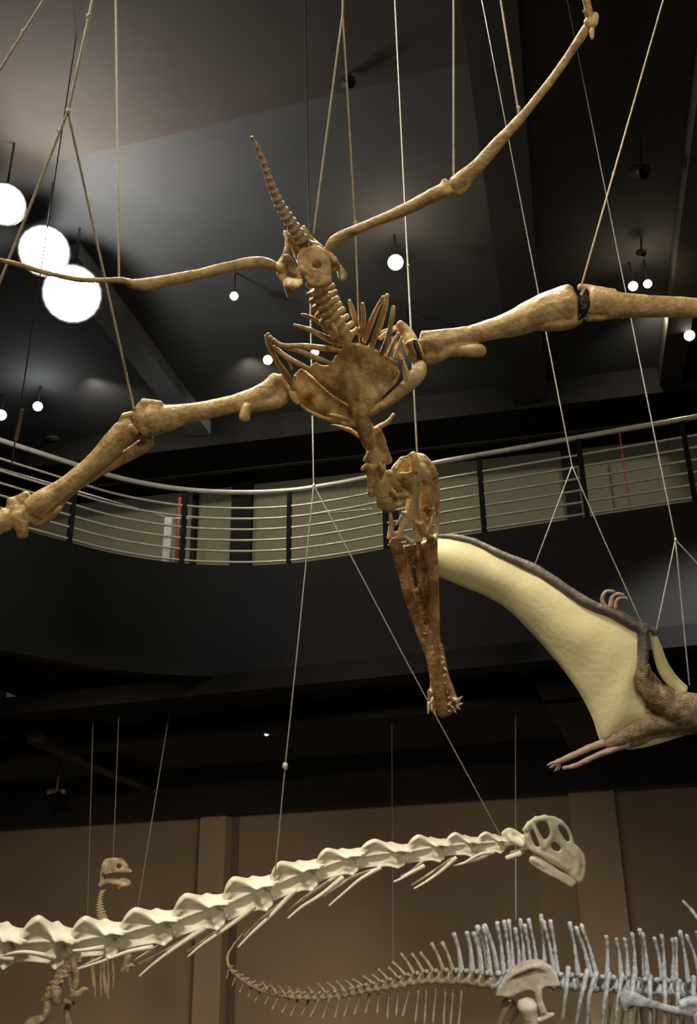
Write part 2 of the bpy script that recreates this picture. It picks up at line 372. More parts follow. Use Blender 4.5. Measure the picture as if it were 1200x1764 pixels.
# railing
RH = 1.1
rail = thing('balcony_railing', edge_at(600)[0], 'curved steel balcony railing with horizontal bars and black posts', 'railing')
inset = []
for i, p in enumerate(edge):
    t = (edge[min(i+1, len(edge)-1)] - edge[max(i-1, 0)]).normalized(); inset.append(p + Vector((-t.y, t.x, 0)) * 0.07)
def rail_curve(pts, z, r, sag=0.0):
    b = bmesh.new(); ring_tube(b, [Vector((p.x, p.y, z)) for p in pts], [r] * len(pts), 8); return b
obj('top_rail', rail_curve(inset, BZ + RH, 0.036), 'steel', rail)
for k in range(6):
    obj('rail_bar', rail_curve(inset, BZ + 0.07 + k * 0.158, 0.0165), 'steel', rail)
for px in (-190, -40, 124, 314, 494, 661, 833, 1012, 1197, 1400):
    p, t = edge_at(px); nn = Vector((-t.y, t.x, 0)); p = p + nn * 0.075
    b = bmesh.new(); R = Matrix.Rotation(math.atan2(t.y, t.x), 3, 'Z')
    box(b, (p.x, p.y, BZ + RH/2 - 0.01), (0.06, 0.05, RH + 0.02), R); obj('post', b, 'post', rail, smooth=False)
# second handrail standing inside, with its white end post and the red pipe next to it
p0 = PZ(300, 893, BZ + 0.85); 
inner = thing('inner_handrail', PZ(296, 893, BZ + 0.85), 'thin slanting handrail behind the curved railing, ending in a white post', 'handrail')
b = bmesh.new(); a0 = PZ(-60, 790, BZ + 1.5); a1 = PZ(133, 846, BZ + 1.15); a2 = PZ(292, 893, BZ + 0.88)
ring_tube(b, [a0, a1, a2], [0.014]*3, 8); ring_tube(b, [a2, PZ(470, 893, BZ + 0.88), PZ(640, 877, BZ + .88)], [0.012]*3, 8)
obj('rail_bar', b, 'steel', inner)
b = bmesh.new(); box(b, (a2.x, a2.y, BZ + 0.43), (0.11, 0.09, 0.9), RB); obj('end_post', b, 'white', inner, smooth=False)
b = bmesh.new(); q = PXY(308, 900, backp - U * 1.6, U); ring_tube(b, [Vector((q.x, q.y, BZ)), Vector((q.x, q.y, BZ + 1.5))], [0.03]*2, 10)
tag(obj('red_pipe', b, 'red'), 'short red pipe standing beside the white handrail post', 'pipe')
b = bmesh.new(); pA = PXY(1065, 735, backp - U * 0.75, U); 
ring_tube(b, [Vector((pA.x, pA.y, BZ - 0.02)), Vector((pA.x, pA.y, BZ + 2.2))], [0.012]*2, 8)
tag(obj('red_pipe', b, 'red'), 'thin upright red pipe behind the right end of the railing', 'pipe')

# ------------------------------------------------------------------ lamps
def aim(b, c, d):
    q = Vector(d).to_track_quat('Z', 'Y').to_matrix().to_4x4(); q.translation = c
    bmesh.ops.transform(b, matrix=q, verts=b.verts)
def lathe(b, prof, n=20):
    rings = [[b.verts.new((r*math.cos(2*math.pi*k/n), r*math.sin(2*math.pi*k/n), z)) for k in range(n)] for r, z in prof]
    for i in range(len(rings)-1):
        for k in range(n): b.faces.new((rings[i][k], rings[i][(k+1)%n], rings[i+1][(k+1)%n], rings[i+1][k]))
    b.faces.new(rings[0][::-1]); b.faces.new(rings[-1])
def lamp(px, py, rpx, label, hot=False, drop=0.35, energy=0, zc=CEIL, name='ceiling_spotlight', group=None, lightcol=NEUT, dirn=None, lens=None):
    c = PZ(px, py, zc - drop); d = (c - CAM).dot(fwd); r = rpx * d / F  # radius widened to take in the lamp's glare
    D = (Vector(dirn) if dirn else (CAM + Vector((0, 0, -0.2)) - c)).normalized()
    t = thing(name, Vector((c.x, c.y, zc)), label, 'spotlight', group)
    b = bmesh.new(); lathe(b, [(r*0.55, -r*2.4), (r*0.8, -r*2.2), (r*1.0, -r*0.9), (r*1.12, -0.02*r), (r*1.12, 0), (r*1.0, 0), (r*1.0, -0.2*r), (0.02*r, -0.25*r)])
    aim(b, c, D); obj('housing', b, 'lamp_body', t)
    b = bmesh.new(); lathe(b, [(r*0.98, -0.16*r), (r*0.9, 0.05*r), (r*0.5, 0.16*r), (r*0.05, 0.2*r)])
    aim(b, c, D); obj('lens', b, lens or ('lamp_hot' if hot else 'lamp_warm'), t)
    b = bmesh.new(); top = c - D * r * 1.2; ring_tube(b, [top, Vector((c.x, c.y, zc - 0.02))], [0.012]*2, 8)
    lathe(b, [(0.05, 0), (0.05, 0.03)]) if False else None
    obj('stem', b, 'lamp_body', t)
    if energy:
        l = bpy.data.lights.new('lamp_light', 'POINT'); l.energy = energy; l.color = lightcol; l.shadow_soft_size = 0.12
        lo_ = bpy.data.objects.new('lamp_light', l); COL.objects.link(lo_); lo_.location = c + D * (r * 1.6 + 0.1)
    return t
lamp(8, 352, 33, 'glaring flood lamp at the left edge, highest of the three big lamps', True, 0.9, 42)
lamp(76, 432, 40, 'glaring flood lamp in the middle of the three big lamps', True, 0.9, 72, lightcol=(1, .94, .85))
lamp(124, 506, 46, 'glaring flood lamp nearest the left leg bone, lowest of the three big lamps', True, 0.9, 140, lightcol=(.95, .97, 1))
lamp(681, 452, 13, 'bright warm spotlight just below the outstretched right thigh bone', True, 0.4, 14, lightcol=WARM)
lamp(403, 510, 7, 'small warm spotlight below the left thigh bone', False)
lamp(461, 620, 8, 'small spotlight left of the rib ends, lower of two', False)
lamp(543, 607, 6, 'small spotlight seen between the left ribs', False)
lamp(702, 572, 8, 'small spotlight glowing beside the right shoulder bones', False)
lamp(1090, 493, 8, 'left one of the spotlight pair touching the right forearm bone', False)
lamp(1115, 489, 7, 'right one of the spotlight pair touching the right forearm bone', False, energy=6, lightcol=WARM)
lamp(1187, 578, 9, 'small spotlight at the right edge under the forearm bone', False)
lamp(65, 700, 8, 'small spotlight above the left end of the railing', False, energy=12, lightcol=COOL)
lamp(2, 715, 9, 'small spotlight cut by the left edge above the railing', False)
b = bmesh.new(); c = PZ(91, 757, CEIL - 0.01); lathe(b, [(0.10, -0.02), (0.12, 0), (0.12, 0.009)]); bmesh.ops.translate(b, vec=c, verts=b.verts)
tag(obj('ceiling_disc', b, 'grey_metal'), 'round pale ceiling disc above the left end of the railing', 'disc')
# unlit fittings
def track_head(px, py, zc, drop, label, lens=None, sc=1.0, dirn=(0.5, -0.6, -0.6)):
    c = PZ(px, py, zc - drop); t = thing('track_spotlight', Vector((c.x, c.y, zc)), label, 'spotlight')
    D = Vector(dirn).normalized(); r = 0.07 * sc
    b = bmesh.new(); lathe(b, [(r*.6, -r*2.2), (r*.9, -r*2), (r, -r*.5), (r*1.15, 0), (r*.9, 0), (r*.85, -r*.3), (0.01, -r*.3)]); aim(b, c, D); obj('housing', b, 'lamp_body', t)
    if lens: b = bmesh.new(); lathe(b, [(r*.9, -.25*r), (r*.8, .03*r), (r*.05, .1*r)]); aim(b, c, D); obj('lens', b, lens, t)
    b = bmesh.new(); ring_tube(b, [c - D*r, Vector((c.x, c.y, zc - 0.01))], [0.012]*2, 8); obj('stem', b, 'grey_metal', t)
    return t
track_head(1110, 296, CEIL, 0.28, 'unlit black spotlight hanging from the ceiling at the upper right', sc=1.0)
track_head(1108, 436, CEIL - 0.0, 0.2, 'small unlit fitting just above the spotlight pair', sc=0.6)
track_head(603, 141, CEIL - 0.12, 0.12, 'small black ceiling fitting beside the rope fork at the top', sc=0.7)
track_head(460, 1262, SOF, 0.28, 'small spotlight with a bluish lens under the balcony', lens='lamp_cool', sc=0.9, dirn=(0.75, -0.6, -0.35))
t = thing('security_camera', PZ(103, 1310, SOF), 'grey ceiling bracket with cameras under the balcony at the left', 'camera')
c = PZ(98, 1362, SOF - 0.55)
b = bmesh.new(); ring_tube(b, [c, Vector((c.x, c.y, SOF))], [0.02]*2, 8); obj('pole', b, 'grey_metal', t)
for s in (-1, 1):
    b = bmesh.new(); lathe(b, [(0.03, -0.1), (0.045, -0.08), (0.045, 0.08), (0.035, 0.1)]); aim(b, c + V * 0.10 * s, (s*0.5, -0.7, -0.3)); obj('camera_head', b, 'grey_metal', t)

# ================================================================== CABLES
def cable(strands, label, m='wire', r=1.2, knots=(), name='hanging_cable', mid=True):
    """strands: lists of (px,py,depth); r in px; knots (px,py,depth,rpx)"""
    b = bmesh.new()
    for s in strands:
        pts = [P(*q) for q in s]
        seg = []
        for i in range(len(pts)-1):
            n = 6 if len(pts) < 4 else 3
            for k in range(n): seg.append(pts[i].lerp(pts[i+1], k/n))
        seg.append(pts[-1]); ds = [(p - CAM).dot(fwd) for p in seg]
        ring_tube(b, seg, [r * sum(ds)/len(ds) / F]*len(seg), 6)
    o = obj(name, b, m); tag(o, label, 'cable')
    for x, y, d, rr in knots:
        k = bmesh.new(); ball(k, P(x, y, d), rr * d / F, (1, 1, 1.3), 8)
        for v in k.verts: v.co += Vector([noise.noise(v.co * 300 + Vector((i*9, 0, 0))) for i in range(3)]) * rr * d / F * 0.3
        obj('knot', k, m, o)
    return o
def upto(x0, y0, x1, y1, d, zc=CEIL - 0.12):
    """extend the line seen from (x0,y0) to (x1,y1) upward beyond the frame to the ceiling, in the vertical plane facing us"""
    a = P(x0, y0, d); bb = PXY(x1, y1, a, Vector((0, 1, 0))); t = (bb - a)
    return a + t * ((zc - a.z) / t.z)
def cable_up(att, mids, label, m='wire', r=1.2, knots=(), forks=(), zc=CEIL - 0.12):
    """att (px,py,d) attachment; mids: (px,py) seen at the upper end in frame; runs on up to the ceiling"""
    d = att[2]; top = upto(att[0], att[1], mids[0], mids[1], d, zc)
    a = P(*att); b = bmesh.new(); n = 14; R = r * d * DEPTH / F
    ring_tube(b, [a.lerp(top, k/n) for k in range(n+1)], [R]*(n+1), 6)
    for f in forks:
        pts = [P(*q) for q in f]; seg = []
        for i in range(len(pts)-1):
            for k in range(5): seg.append(pts[i].lerp(pts[i+1], k/5))
        seg.append(pts[-1]); ring_tube(b, seg, [R*0.9]*len(seg), 6)
    o = obj('hanging_cable', b, m); tag(o, label, 'cable')
    for x, y, dd, rr in knots:
        q = PXY(x, y, a, Vector((0, 1, 0))) if dd is None else P(x, y, dd)
        k = bmesh.new(); ball(k, q, rr * d / F, (1, 1, 1.35), 8)
        for v in k.verts: v.co += Vector([noise.noise(v.co * 260 + Vector((i*9, 0, 0))) for i in range(3)]) * rr * d / F * 0.35
        obj('knot', k, m, o)
    return o

# ================================================================== THE BIG FLYING REPTILE SKELETON
root = thing('flying_reptile_skeleton', P(560, 620, 3.3), 'large golden brown flying reptile skeleton hanging in mid air with spread wings', 'skeleton')
VX = 0.0042
def bone(name, spec_list, m='bone_gold', voxel=VX, amp=0.0018, nsc=22, parent=None, smooth=2, extra=None, flat=1.0, label=None):
    b = bmesh.new()
    for s in spec_list: pt(b, s, 14, 5, flat)
    if extra:
        for e_ in extra: merge(b, e_)
    b = fuse(b, voxel, smooth, amp, nsc)
    return obj(name, b, m, parent or root, label=label)
# tail : one vertebra after another
tp = cr([z1(38, 48, 2.78, 10), z1(72, 110, 2.80, 15), z1(108, 205, 2.83, 19), z1(148, 318, 2.87, 24), z1(192, 412, 2.91, 29), z1(240, 490, 2.94, 34), z1(292, 575, 2.98, 38)], 12)
cum = [0]
for i in range(1, len(tp)): cum.append(cum[-1] + math.dist(tp[i][:2], tp[i-1][:2]))
def path_at(path, cum, s):
    for i in range(1, len(path)):
        if cum[i] >= s:
            k = (s - cum[i-1]) / max(1e-9, cum[i] - cum[i-1]); return tuple(a + (b_ - a) * k for a, b_ in zip(path[i-1], path[i]))
    return path[-1]
NT = 15
for i in range(NT):
    t0, t1 = i / NT, (i + 1) / NT
    s0 = cum[-1] * t0 ** 0.85; s1 = cum[-1] * t1 ** 0.85
    a = path_at(tp, cum, s0); m_ = path_at(tp, cum, (s0+s1)/2); c_ = path_at(tp, cum, s1)
    b = bmesh.new(); pt(b, [(*a[:3], a[3]*1.12), (*m_[:3], m_[3]*0.78), (*c_[:3], c_[3]*1.12)], 12, 4)
    pt(b, [(m_[0], m_[1], m_[2] + .004, m_[3]*0.5), (a[0]+1.5, a[1]-1, a[2] - 0.012, a[3]*0.45)], 8, 2)
    b = fuse(b, 0.0032, 1, 0.0008, 40); obj('tail_vertebra', b, 'bone_tail', root)
# pelvis
pl = [z1(x, y) for x, y in [(285, 640), (320, 622), (405, 628), (440, 670), (455, 740), (450, 800), (400, 822), (335, 822), (300, 760), (272, 690)]]
hole = [z1(375 + 26*math.cos(a), 712 + 20*math.sin(a)) for a in [k*math.pi/5 for k in range(10)]]
hole2 = [z1(345 + 14*math.cos(a), 775 + 18*math.sin(a)) for a in [k*math.pi/5 for k in range(10)]]
pc = plate(pl, [hole, hole2], lambda x, y: 3.0 - 0.03 * math.cos((x - 541) / 30), 8, 1.3)
leaf = [z1(x, y) for x, y in [(205, 650), (235, 655), (262, 690), (285, 745), (310, 800), (290, 830), (262, 850), (245, 884), (228, 880), (212, 840), (195, 790), (168, 752), (180, 710)]]
slot = [z1(x, y) for x, y in [(215, 742), (250, 752), (285, 775), (255, 778), (222, 765)]]
pd = plate(leaf, [slot], lambda x, y: 2.98 - (x - 470) * 0.0012 + 0.02*math.sin(y/9), 7, 1.2)
rl = [z1(x, y) for x, y in [(462, 672), (490, 690), (518, 730), (538, 762), (528, 790), (500, 795), (484, 780), (478, 745), (455, 715)]]
pe = plate(rl, [], lambda x, y: 3.02 + 0.015*math.sin(x/5), 9, 1.2)
bone('pelvis', [
    [z1(212, 535, 3.0, 13), z1(224, 600, 2.98, 13), z1(208, 670, 2.97, 18), z1(182, 715, 2.97, 20)],
    [z1(215, 540, 3.0, 14), z1(270, 640, 3.02, 22), z1(300, 700, 3.0, 22)],
    [z1(200, 700, 2.97, 20), z1(250, 740, 2.98, 26), z1(300, 770, 2.99, 20)],
    [z1(176, 715, 2.97, 26), z1(200, 730, 2.96, 26)],
    [z1(305, 512, 3.0, 14), z1(340, 570, 3.0, 16), z1(415, 635, 3.0, 17)],
    [z1(278, 552, 3.0, 9), z1(340, 590, 2.98, 13), z1(405, 628, 3.0, 16)],
    [z1(290, 560, 3.0, 34), z1(300, 640, 3.02, 40), z1(350, 720, 3.03, 42), z1(385, 810, 3.05, 36)],
    [z1(420, 630, 3.0, 24), z1(440, 690, 3.02, 26), z1(452, 730, 3.03, 22)],
    [z1(420, 640, 3.0, 20), z1(475, 690, 3.0, 18)],
    [z1(290, 640, 2.98, 12), z1(340, 625, 2.97, 13), z1(405, 632, 2.98, 13), z1(415, 690, 2.97, 11)],
    [z1(325, 815, 2.99, 11), z1(345, 770, 2.97, 10), z1(370, 745, 2.97, 9)],
    [z1(330, 820, 3.0, 12), z1(390, 815, 2.98, 16), z1(450, 800, 3.0, 12)],
    [z1(175, 755, 2.97, 10), z1(215, 820, 2.96, 12), z1(238, 878, 2.96, 15)],
], extra=[pc, pd, pe], amp=0.0022, nsc=26)
# back vertebrae
dv = cr([z1(388, 838, 3.04, 44), z1(405, 885, 3.07, 44), z1(425, 935, 3.11, 45), z1(452, 985, 3.15, 46), z1(486, 1040, 3.20, 46), z1(522, 1095, 3.26, 46)], 3)
for i in range(0, len(dv) - 1, 2):
    x, y, d, r = dv[i]; x2, y2, d2, r2 = dv[i+1]; x3, y3, d3, _ = dv[min(i+2, len(dv)-1)]; r *= 1.12
    tx, ty = (x3 - x), (y3 - y); L = math.hypot(tx, ty); nx, ny = -ty / L, tx / L
    b = bmesh.new()
    pt(b, [(x, y, d, r*1.0), (x2, y2, d2, r*0.8), (x + tx*0.85, y + ty*0.85, d3, r*1.0)], 12, 3)
    for s in (-1, 1):
        q = 25 if s < 0 else 22
        pt(b, [(x2, y2, d2 - .005, 9), (x2 + nx*s*q*.6, y2 + ny*s*q*.6 - 2, d2 - .012, 6.2), (x2 + nx*s*q, y2 + ny*s*q - 3, d2 - .01, 6.0)], 10, 3)
        pt(b, [(x + nx*s*11, y + ny*s*11, d2 - .022, 5.0), (x + nx*s*10 + tx*.6, y + ny*s*10 + ty*.6, d2 - .028, 5.0)], 8, 2)
    b = fuse(b, 0.0038, 2, 0.0016, 34); obj('back_vertebra', b, 'bone_gold', root)
# ribs
ribs = [
 [z1(478, 1078, 3.24, 13), z1(400, 1012, 3.16, 14), z1(345, 980, 3.12, 10), z1(297, 964, 3.1, 8)],
 [z1(490, 1118, 3.26, 16), z1(420, 1085, 3.2, 17), z1(340, 1045, 3.14, 14), z1(258, 1018, 3.1, 9)],
 [z2(490, 130, 3.26, 14), z2(400, 118, 3.2, 17), z2(300, 108, 3.16, 15), z2(200, 105, 3.14, 12), z2(150, 75, 3.14, 12)],
 [z2(455, 200, 3.22, 12), z2(360, 165, 3.18, 16), z2(280, 130, 3.16, 14), z2(190, 105, 3.15, 13), z2(130, 60, 3.15, 13)],
 [z2(330, 225, 3.2, 14), z2(260, 190, 3.17, 15), z2(190, 145, 3.16, 13), z2(150, 110, 3.16, 11)],
 [z1(440, 990, 3.14, 10), z1(470, 1040, 3.13, 14), z1(480, 1075, 3.14, 12)],
 [z1(582, 1018, 3.24, 15), z1(562, 950, 3.2, 15), z1(545, 892, 3.17, 11)],
 [z1(602, 1075, 3.26, 15), z1(618, 990, 3.2, 14), z1(612, 908, 3.16, 11)],
 [z1(622, 1105, 3.26, 16), z1(655, 1010, 3.2, 16), z1(690, 930, 3.16, 14), z1(722, 872, 3.13, 11)],
 [z1(655, 1140, 3.25, 16), z1(700, 1020, 3.18, 18), z1(728, 930, 3.14, 16), z1(740, 862, 3.12, 12)],
 [z1(712, 1168, 3.24, 14), z1(745, 1080, 3.18, 15), z1(762, 1000, 3.14, 14), z1(772, 925, 3.12, 12)],
 [z1(700, 1090, 3.3, 12), z1(760, 1050, 3.3, 13), z1(830, 1040, 3.3, 12)],
 [z1(745, 1175, 3.26, 11), z1(775, 1110, 3.22, 11), z1(800, 1060, 3.2, 10)],
 [z1(780, 1190, 3.26, 12), z1(800, 1130, 3.25, 11), z1(815, 1080, 3.24, 10)],
]
for s in ribs: bone('rib', [s], amp=0.0012, voxel=0.0035)
# breastbone shield
st = [z2(x, y) for x, y in [(490, 145), (520, 112), (560, 97), (610, 100), (660, 125), (720, 150), (785, 190), (800, 230), (772, 290), (732, 340), (684, 400), (650, 430), (648, 480), (655, 540), (640, 600), (615, 590), (585, 535), (570, 520), (540, 510), (480, 500), (430, 488), (370, 462), (312, 430), (282, 392), (268, 350), (258, 300), (262, 250), (290, 225), (322, 225), (345, 205), (372, 188), (395, 205), (432, 208), (455, 190), (468, 160)]]
def st_d(x, y):
    zx, zy = (x - 420) * 3, (y - 560) * 3
    t = (zy - 120) / 480; cx = 585 + 40 * t
    k = abs(zx - cx) / 300
    d = 3.20 + 0.14 * t + 0.12 * min(k, 1.2) ** 1.3
    d -= 0.03 * math.exp(-((zx - cx) / 28) ** 2) * max(0, t)
    lx = (zx - 390) * 0.6 - (zy - 330) * 0.8 ; d += 0.022 * math.exp(-(lx / 45) ** 2) * (1 if zx < 560 else 0)
    d += 0.035 * math.exp(-(((zx - 680) / 70) ** 2 + ((zy - 290) / 60) ** 2)) + 0.03 * math.exp(-(((zx - 520) / 50) ** 2 + ((zy - 190) / 60) ** 2))
    d += 0.02 * math.exp(-(((zx - 590 - (zy - 220) * 0.05) / 14) ** 2 + ((zy - 220) / 45) ** 2))
    return d
sp = plate(st, [], st_d, 7, 1.6)
bone('breastbone', [
    [z2(600, 380, 3.25, 20), z2(604, 440, 3.26, 40), z2(615, 510, 3.29, 42), z2(632, 570, 3.33, 40), z2(650, 620, 3.38, 36)],
    [z2(262, 260, 3.31, 9), z2(262, 330, 3.33, 9), z2(300, 420, 3.33, 10), z2(380, 468, 3.32, 11), z2(470, 498, 3.33, 12), z2(560, 520, 3.33, 14)],
    [z2(300, 228, 3.28, 8), z2(380, 300, 3.24, 9), z2(460, 370, 3.24, 10), z2(540, 420, 3.25, 12)],
    [z2(645, 440, 3.30, 14), z2(700, 390, 3.31, 9), z2(760, 310, 3.31, 8), z2(797, 235, 3.30, 9)],
    [z2(490, 145, 3.24, 9), z2(530, 108, 3.22, 9), z2(600, 100, 3.21, 9), z2(700, 145, 3.24, 9), z2(790, 195, 3.28, 9)],
    [z2(548, 372, 3.235, 4), z2(600, 380, 3.235, 5), z2(655, 378, 3.25, 4)],
], extra=[sp], amp=0.0028, nsc=18, voxel=0.0045)
# shoulder bones
bone('shoulder_bone', [
    [z2(118, 55, 3.16, 16), z2(135, 120, 3.17, 16), z2(175, 195, 3.20, 17), z2(225, 270, 3.24, 17), z2(262, 330, 3.27, 14)],
    [z2(112, 60, 3.16, 12), z2(130, 45, 3.15, 12)],
    [z2(150, 110, 3.18, 9), z2(210, 150, 3.20, 8), z2(250, 230, 3.25, 9)]], label='forked left shoulder bone')
bone('shoulder_bone', [
    [z2(232, 318, 3.28, 14), z2(255, 365, 3.28, 20), z2(280, 408, 3.28, 12)]])
bone('shoulder_bone', [
    [z2(440, 462, 3.24, 10), z2(480, 470, 3.23, 13), z2(545, 490, 3.26, 13)]])
bone('shoulder_bone', [
    [z2(640, 465, 3.28, 17), z2(700, 425, 3.27, 22), z2(770, 375, 3.25, 28), z2(850, 310, 3.24, 38), z2(900, 250, 3.24, 44), z2(910, 200, 3.25, 30)],
    [z2(820, 172, 3.22, 8), z2(832, 225, 3.22, 15), z2(845, 280, 3.23, 24)],
    [z2(640, 462, 3.26, 14), z2(675, 440, 3.25, 16), z2(700, 405, 3.25, 10)],
    [z2(800, 240, 3.28, 10), z2(780, 290, 3.28, 11), z2(730, 350, 3.28, 9)]])
bone('shoulder_blade', [
    [z2(800, -5, 3.30, 24), z2(840, 40, 3.30, 34), z2(870, 110, 3.28, 44), z2(900, 180, 3.27, 40)],
    [z2(860, 90, 3.25, 30), z2(905, 150, 3.25, 24)],
    [z2(770, 60, 3.30, 12), z2(790, 120, 3.28, 14), z2(820, 180, 3.27, 13)],
    [z2(700, 40, 3.33, 10), z2(790, 10, 3.32, 14)]], amp=0.003, nsc=30)
bone('wishbone_splint', [[z2(450, 515, 3.42, 7), z2(510, 530, 3.42, 12), z2(560, 550, 3.42, 14), z2(592, 578, 3.42, 9)]])
bone('wishbone_splint', [[z2(775, 460, 3.42, 12), z2(745, 500, 3.42, 14), z2(700, 525, 3.42, 14), z2(680, 540, 3.42, 20)]])
# neck vertebrae
def neckv(parts): bone('neck_vertebra', parts, amp=0.0022, nsc=30, voxel=0.0038)
neckv([[z2(632, 520, 3.44, 34), z2(650, 570, 3.46, 34), z2(672, 630, 3.48, 44), z2(690, 690, 3.50, 62)],
       [z2(690, 540, 3.42, 22), z2(712, 600, 3.45, 22), z2(722, 650, 3.48, 25), z2(748, 705, 3.50, 22)],
       [z2(660, 640, 3.44, 14), z2(640, 680, 3.46, 16), z2(625, 700, 3.48, 14)],
       [z2(680, 530, 3.40, 14), z2(690, 560, 3.41, 12)]])
neckv([[z2(678, 722, 3.50, 58), z2(692, 770, 3.51, 44), z2(712, 815, 3.52, 48), z2(728, 858, 3.54, 58)],
       [z2(640, 720, 3.47, 15), z2(616, 740, 3.47, 12), z2(612, 752, 3.47, 9)],
       [z2(640, 720, 3.48, 18), z2(650, 800, 3.50, 14), z2(655, 870, 3.53, 17), z2(662, 885, 3.53, 10)],
       [z2(700, 715, 3.44, 13), z2(712, 745, 3.44, 14), z2(706, 790, 3.46, 12)],
       [z2(750, 760, 3.5, 20), z2(790, 830, 3.53, 20), z2(805, 870, 3.55, 16)]])
neckv([[z2(735, 880, 3.54, 52), z2(752, 915, 3.56, 54), z2(760, 935, 3.57, 44)],
       [z2(700, 890, 3.53, 16), z2(700, 935, 3.55, 13), z2(705, 948, 3.55, 7)],
       [z2(760, 855, 3.50, 13), z2(800, 890, 3.51, 14)],
       [z2(800, 880, 3.54, 17), z2(840, 882, 3.53, 18), z2(845, 890, 3.53, 10)],
       [z2(780, 930, 3.54, 20), z2(830, 915, 3.54, 16)]])
# skull
sk = root
b = bmesh.new()
def ringpx(cx, cy, rx, ry, d0, r, n=10, tilt=0, zfun=None):
    q = []
    for k in range(n + 1):
        a = 2*math.pi*k/n; q.append(z3(cx + rx*math.cos(a), cy + ry*math.sin(a), d0 + (zfun(a) if zfun else 0), r))
    return q
specs = [
 # dome
 [z3(405, 92, 3.56, 26), z3(445, 120, 3.56, 44), z3(480, 170, 3.57, 48), z3(500, 210, 3.58, 40)],
 [z3(440, 150, 3.55, 34), z3(460, 205, 3.55, 40), z3(480, 240, 3.57, 34)],
 [z3(500, 170, 3.58, 30), z3(515, 230, 3.60, 32), z3(518, 300, 3.62, 32), z3(520, 360, 3.63, 28), z3(524, 400, 3.64, 22)],
 # tube mouth
 ringpx(342, 152, 62, 52, 3.52, 17, zfun=lambda a: 0.03*math.cos(a)),
 [z3(325, 105, 3.52, 14), z3(275, 170, 3.52, 17), z3(268, 215, 3.52, 12)],
 [z3(330, 110, 3.52, 13), z3(295, 160, 3.51, 12), z3(285, 225, 3.51, 12)],
 [z3(385, 75, 3.53, 18), z3(405, 110, 3.53, 26), z3(410, 180, 3.54, 26)],
 # spout below the mouth
 [z3(320, 205, 3.52, 22), z3(345, 225, 3.52, 32), z3(360, 270, 3.54, 28), z3(378, 305, 3.56, 16)],
 [z3(300, 200, 3.51, 14), z3(320, 240, 3.52, 15), z3(350, 275, 3.54, 14)],
 # central pillar
 [z3(395, 220, 3.55, 24), z3(402, 300, 3.57, 26), z3(400, 390, 3.59, 28), z3(412, 470, 3.6, 26), z3(428, 545, 3.6, 22), z3(430, 610, 3.6, 18)],
 [z3(370, 320, 3.58, 15), z3(360, 400, 3.58, 14), z3(342, 470, 3.58, 15), z3(318, 545, 3.58, 18), z3(300, 590, 3.58, 20)],
 [z3(420, 460, 3.59, 18), z3(450, 520, 3.59, 17), z3(468, 570, 3.59, 15)],
 [z3(400, 500, 3.60, 12), z3(398, 560, 3.60, 11), z3(415, 610, 3.60, 11)],
 # left quadrate
 [z3(246, 408, 3.56, 13), z3(258, 470, 3.56, 15), z3(258, 540, 3.57, 19), z3(246, 592, 3.57, 17)],
 [z3(258, 560, 3.57, 15), z3(300, 570, 3.58, 17), z3(345, 590, 3.58, 16), z3(390, 622, 3.58, 16)],
 [z3(280, 508, 3.58, 8), z3(305, 490, 3.58, 10), z3(332, 448, 3.58, 12)],
 [z3(325, 432, 3.57, 8), z3(340, 440, 3.57, 9)],
 # right outer bar
 [z3(524, 200, 3.62, 22), z3(536, 300, 3.64, 20), z3(540, 400, 3.65, 14), z3(540, 500, 3.65, 13), z3(532, 570, 3.64, 18), z3(520, 600, 3.62, 18)],
 [z3(518, 395, 3.62, 12), z3(510, 450, 3.60, 11), z3(500, 510, 3.60, 13), z3(478, 560, 3.60, 15)],
 [z3(482, 400, 3.61, 8), z3(500, 408, 3.61, 9), z3(520, 405, 3.62, 9)],
 [z3(478, 480, 3.62, 7), z3(500, 470, 3.61, 8)],
 [z3(470, 570, 3.60, 15), z3(500, 585, 3.60, 16), z3(525, 595, 3.60, 14)],
]
z14 = Zm(640, 760, 7.35)
dome = plate([z14(x, y) for x, y in [(560, 205), (600, 172), (680, 222), (740, 310), (770, 352), (800, 380), (835, 440), (848, 560), (852, 700), (842, 832), (800, 842), (760, 832), (722, 765), (675, 640), (640, 520), (600, 435), (580, 340), (548, 292)]], [],
    lambda x, y: 3.555 + 0.10 * (max(0, abs(x - 735) - 4) / 20) ** 1.6 + (0.03 if x > 735 else 0) * ((x - 735) / 18) + 0.00035 * (y - 800), 9, 1.1)
mid = plate([z14(x, y) for x, y in [(335, 400), (410, 408), (500, 392), (570, 385), (600, 440), (632, 560), (600, 700), (606, 860), (645, 1000), (700, 1110), (660, 1190), (620, 1110), (585, 1040), (550, 1050), (520, 1010), (488, 1010), (430, 1090), (462, 920), (478, 790), (500, 668), (440, 610), (390, 590), (345, 500)]], [],
    lambda x, y: 3.545 + 0.0006 * (y - 830) * (1 if y < 900 else 0.6) + 0.010 * math.cos((x - 712) / 7), 9, 1.1)
cav = plate([z14(x, y) for x, y in [(590, 400), (700, 560), (760, 760), (780, 900), (720, 1120), (680, 1120), (640, 980), (590, 860), (590, 700)]], [], lambda x, y: 3.64, 7, 1.4)
bowl = plate([z14(x, y) for x, y in [(370, 215), (480, 180), (560, 190), (600, 330), (540, 420), (340, 430), (300, 350)]], [], lambda x, y: 3.60 - 0.0001 * (x - 700) ** 2, 7, 1.4)
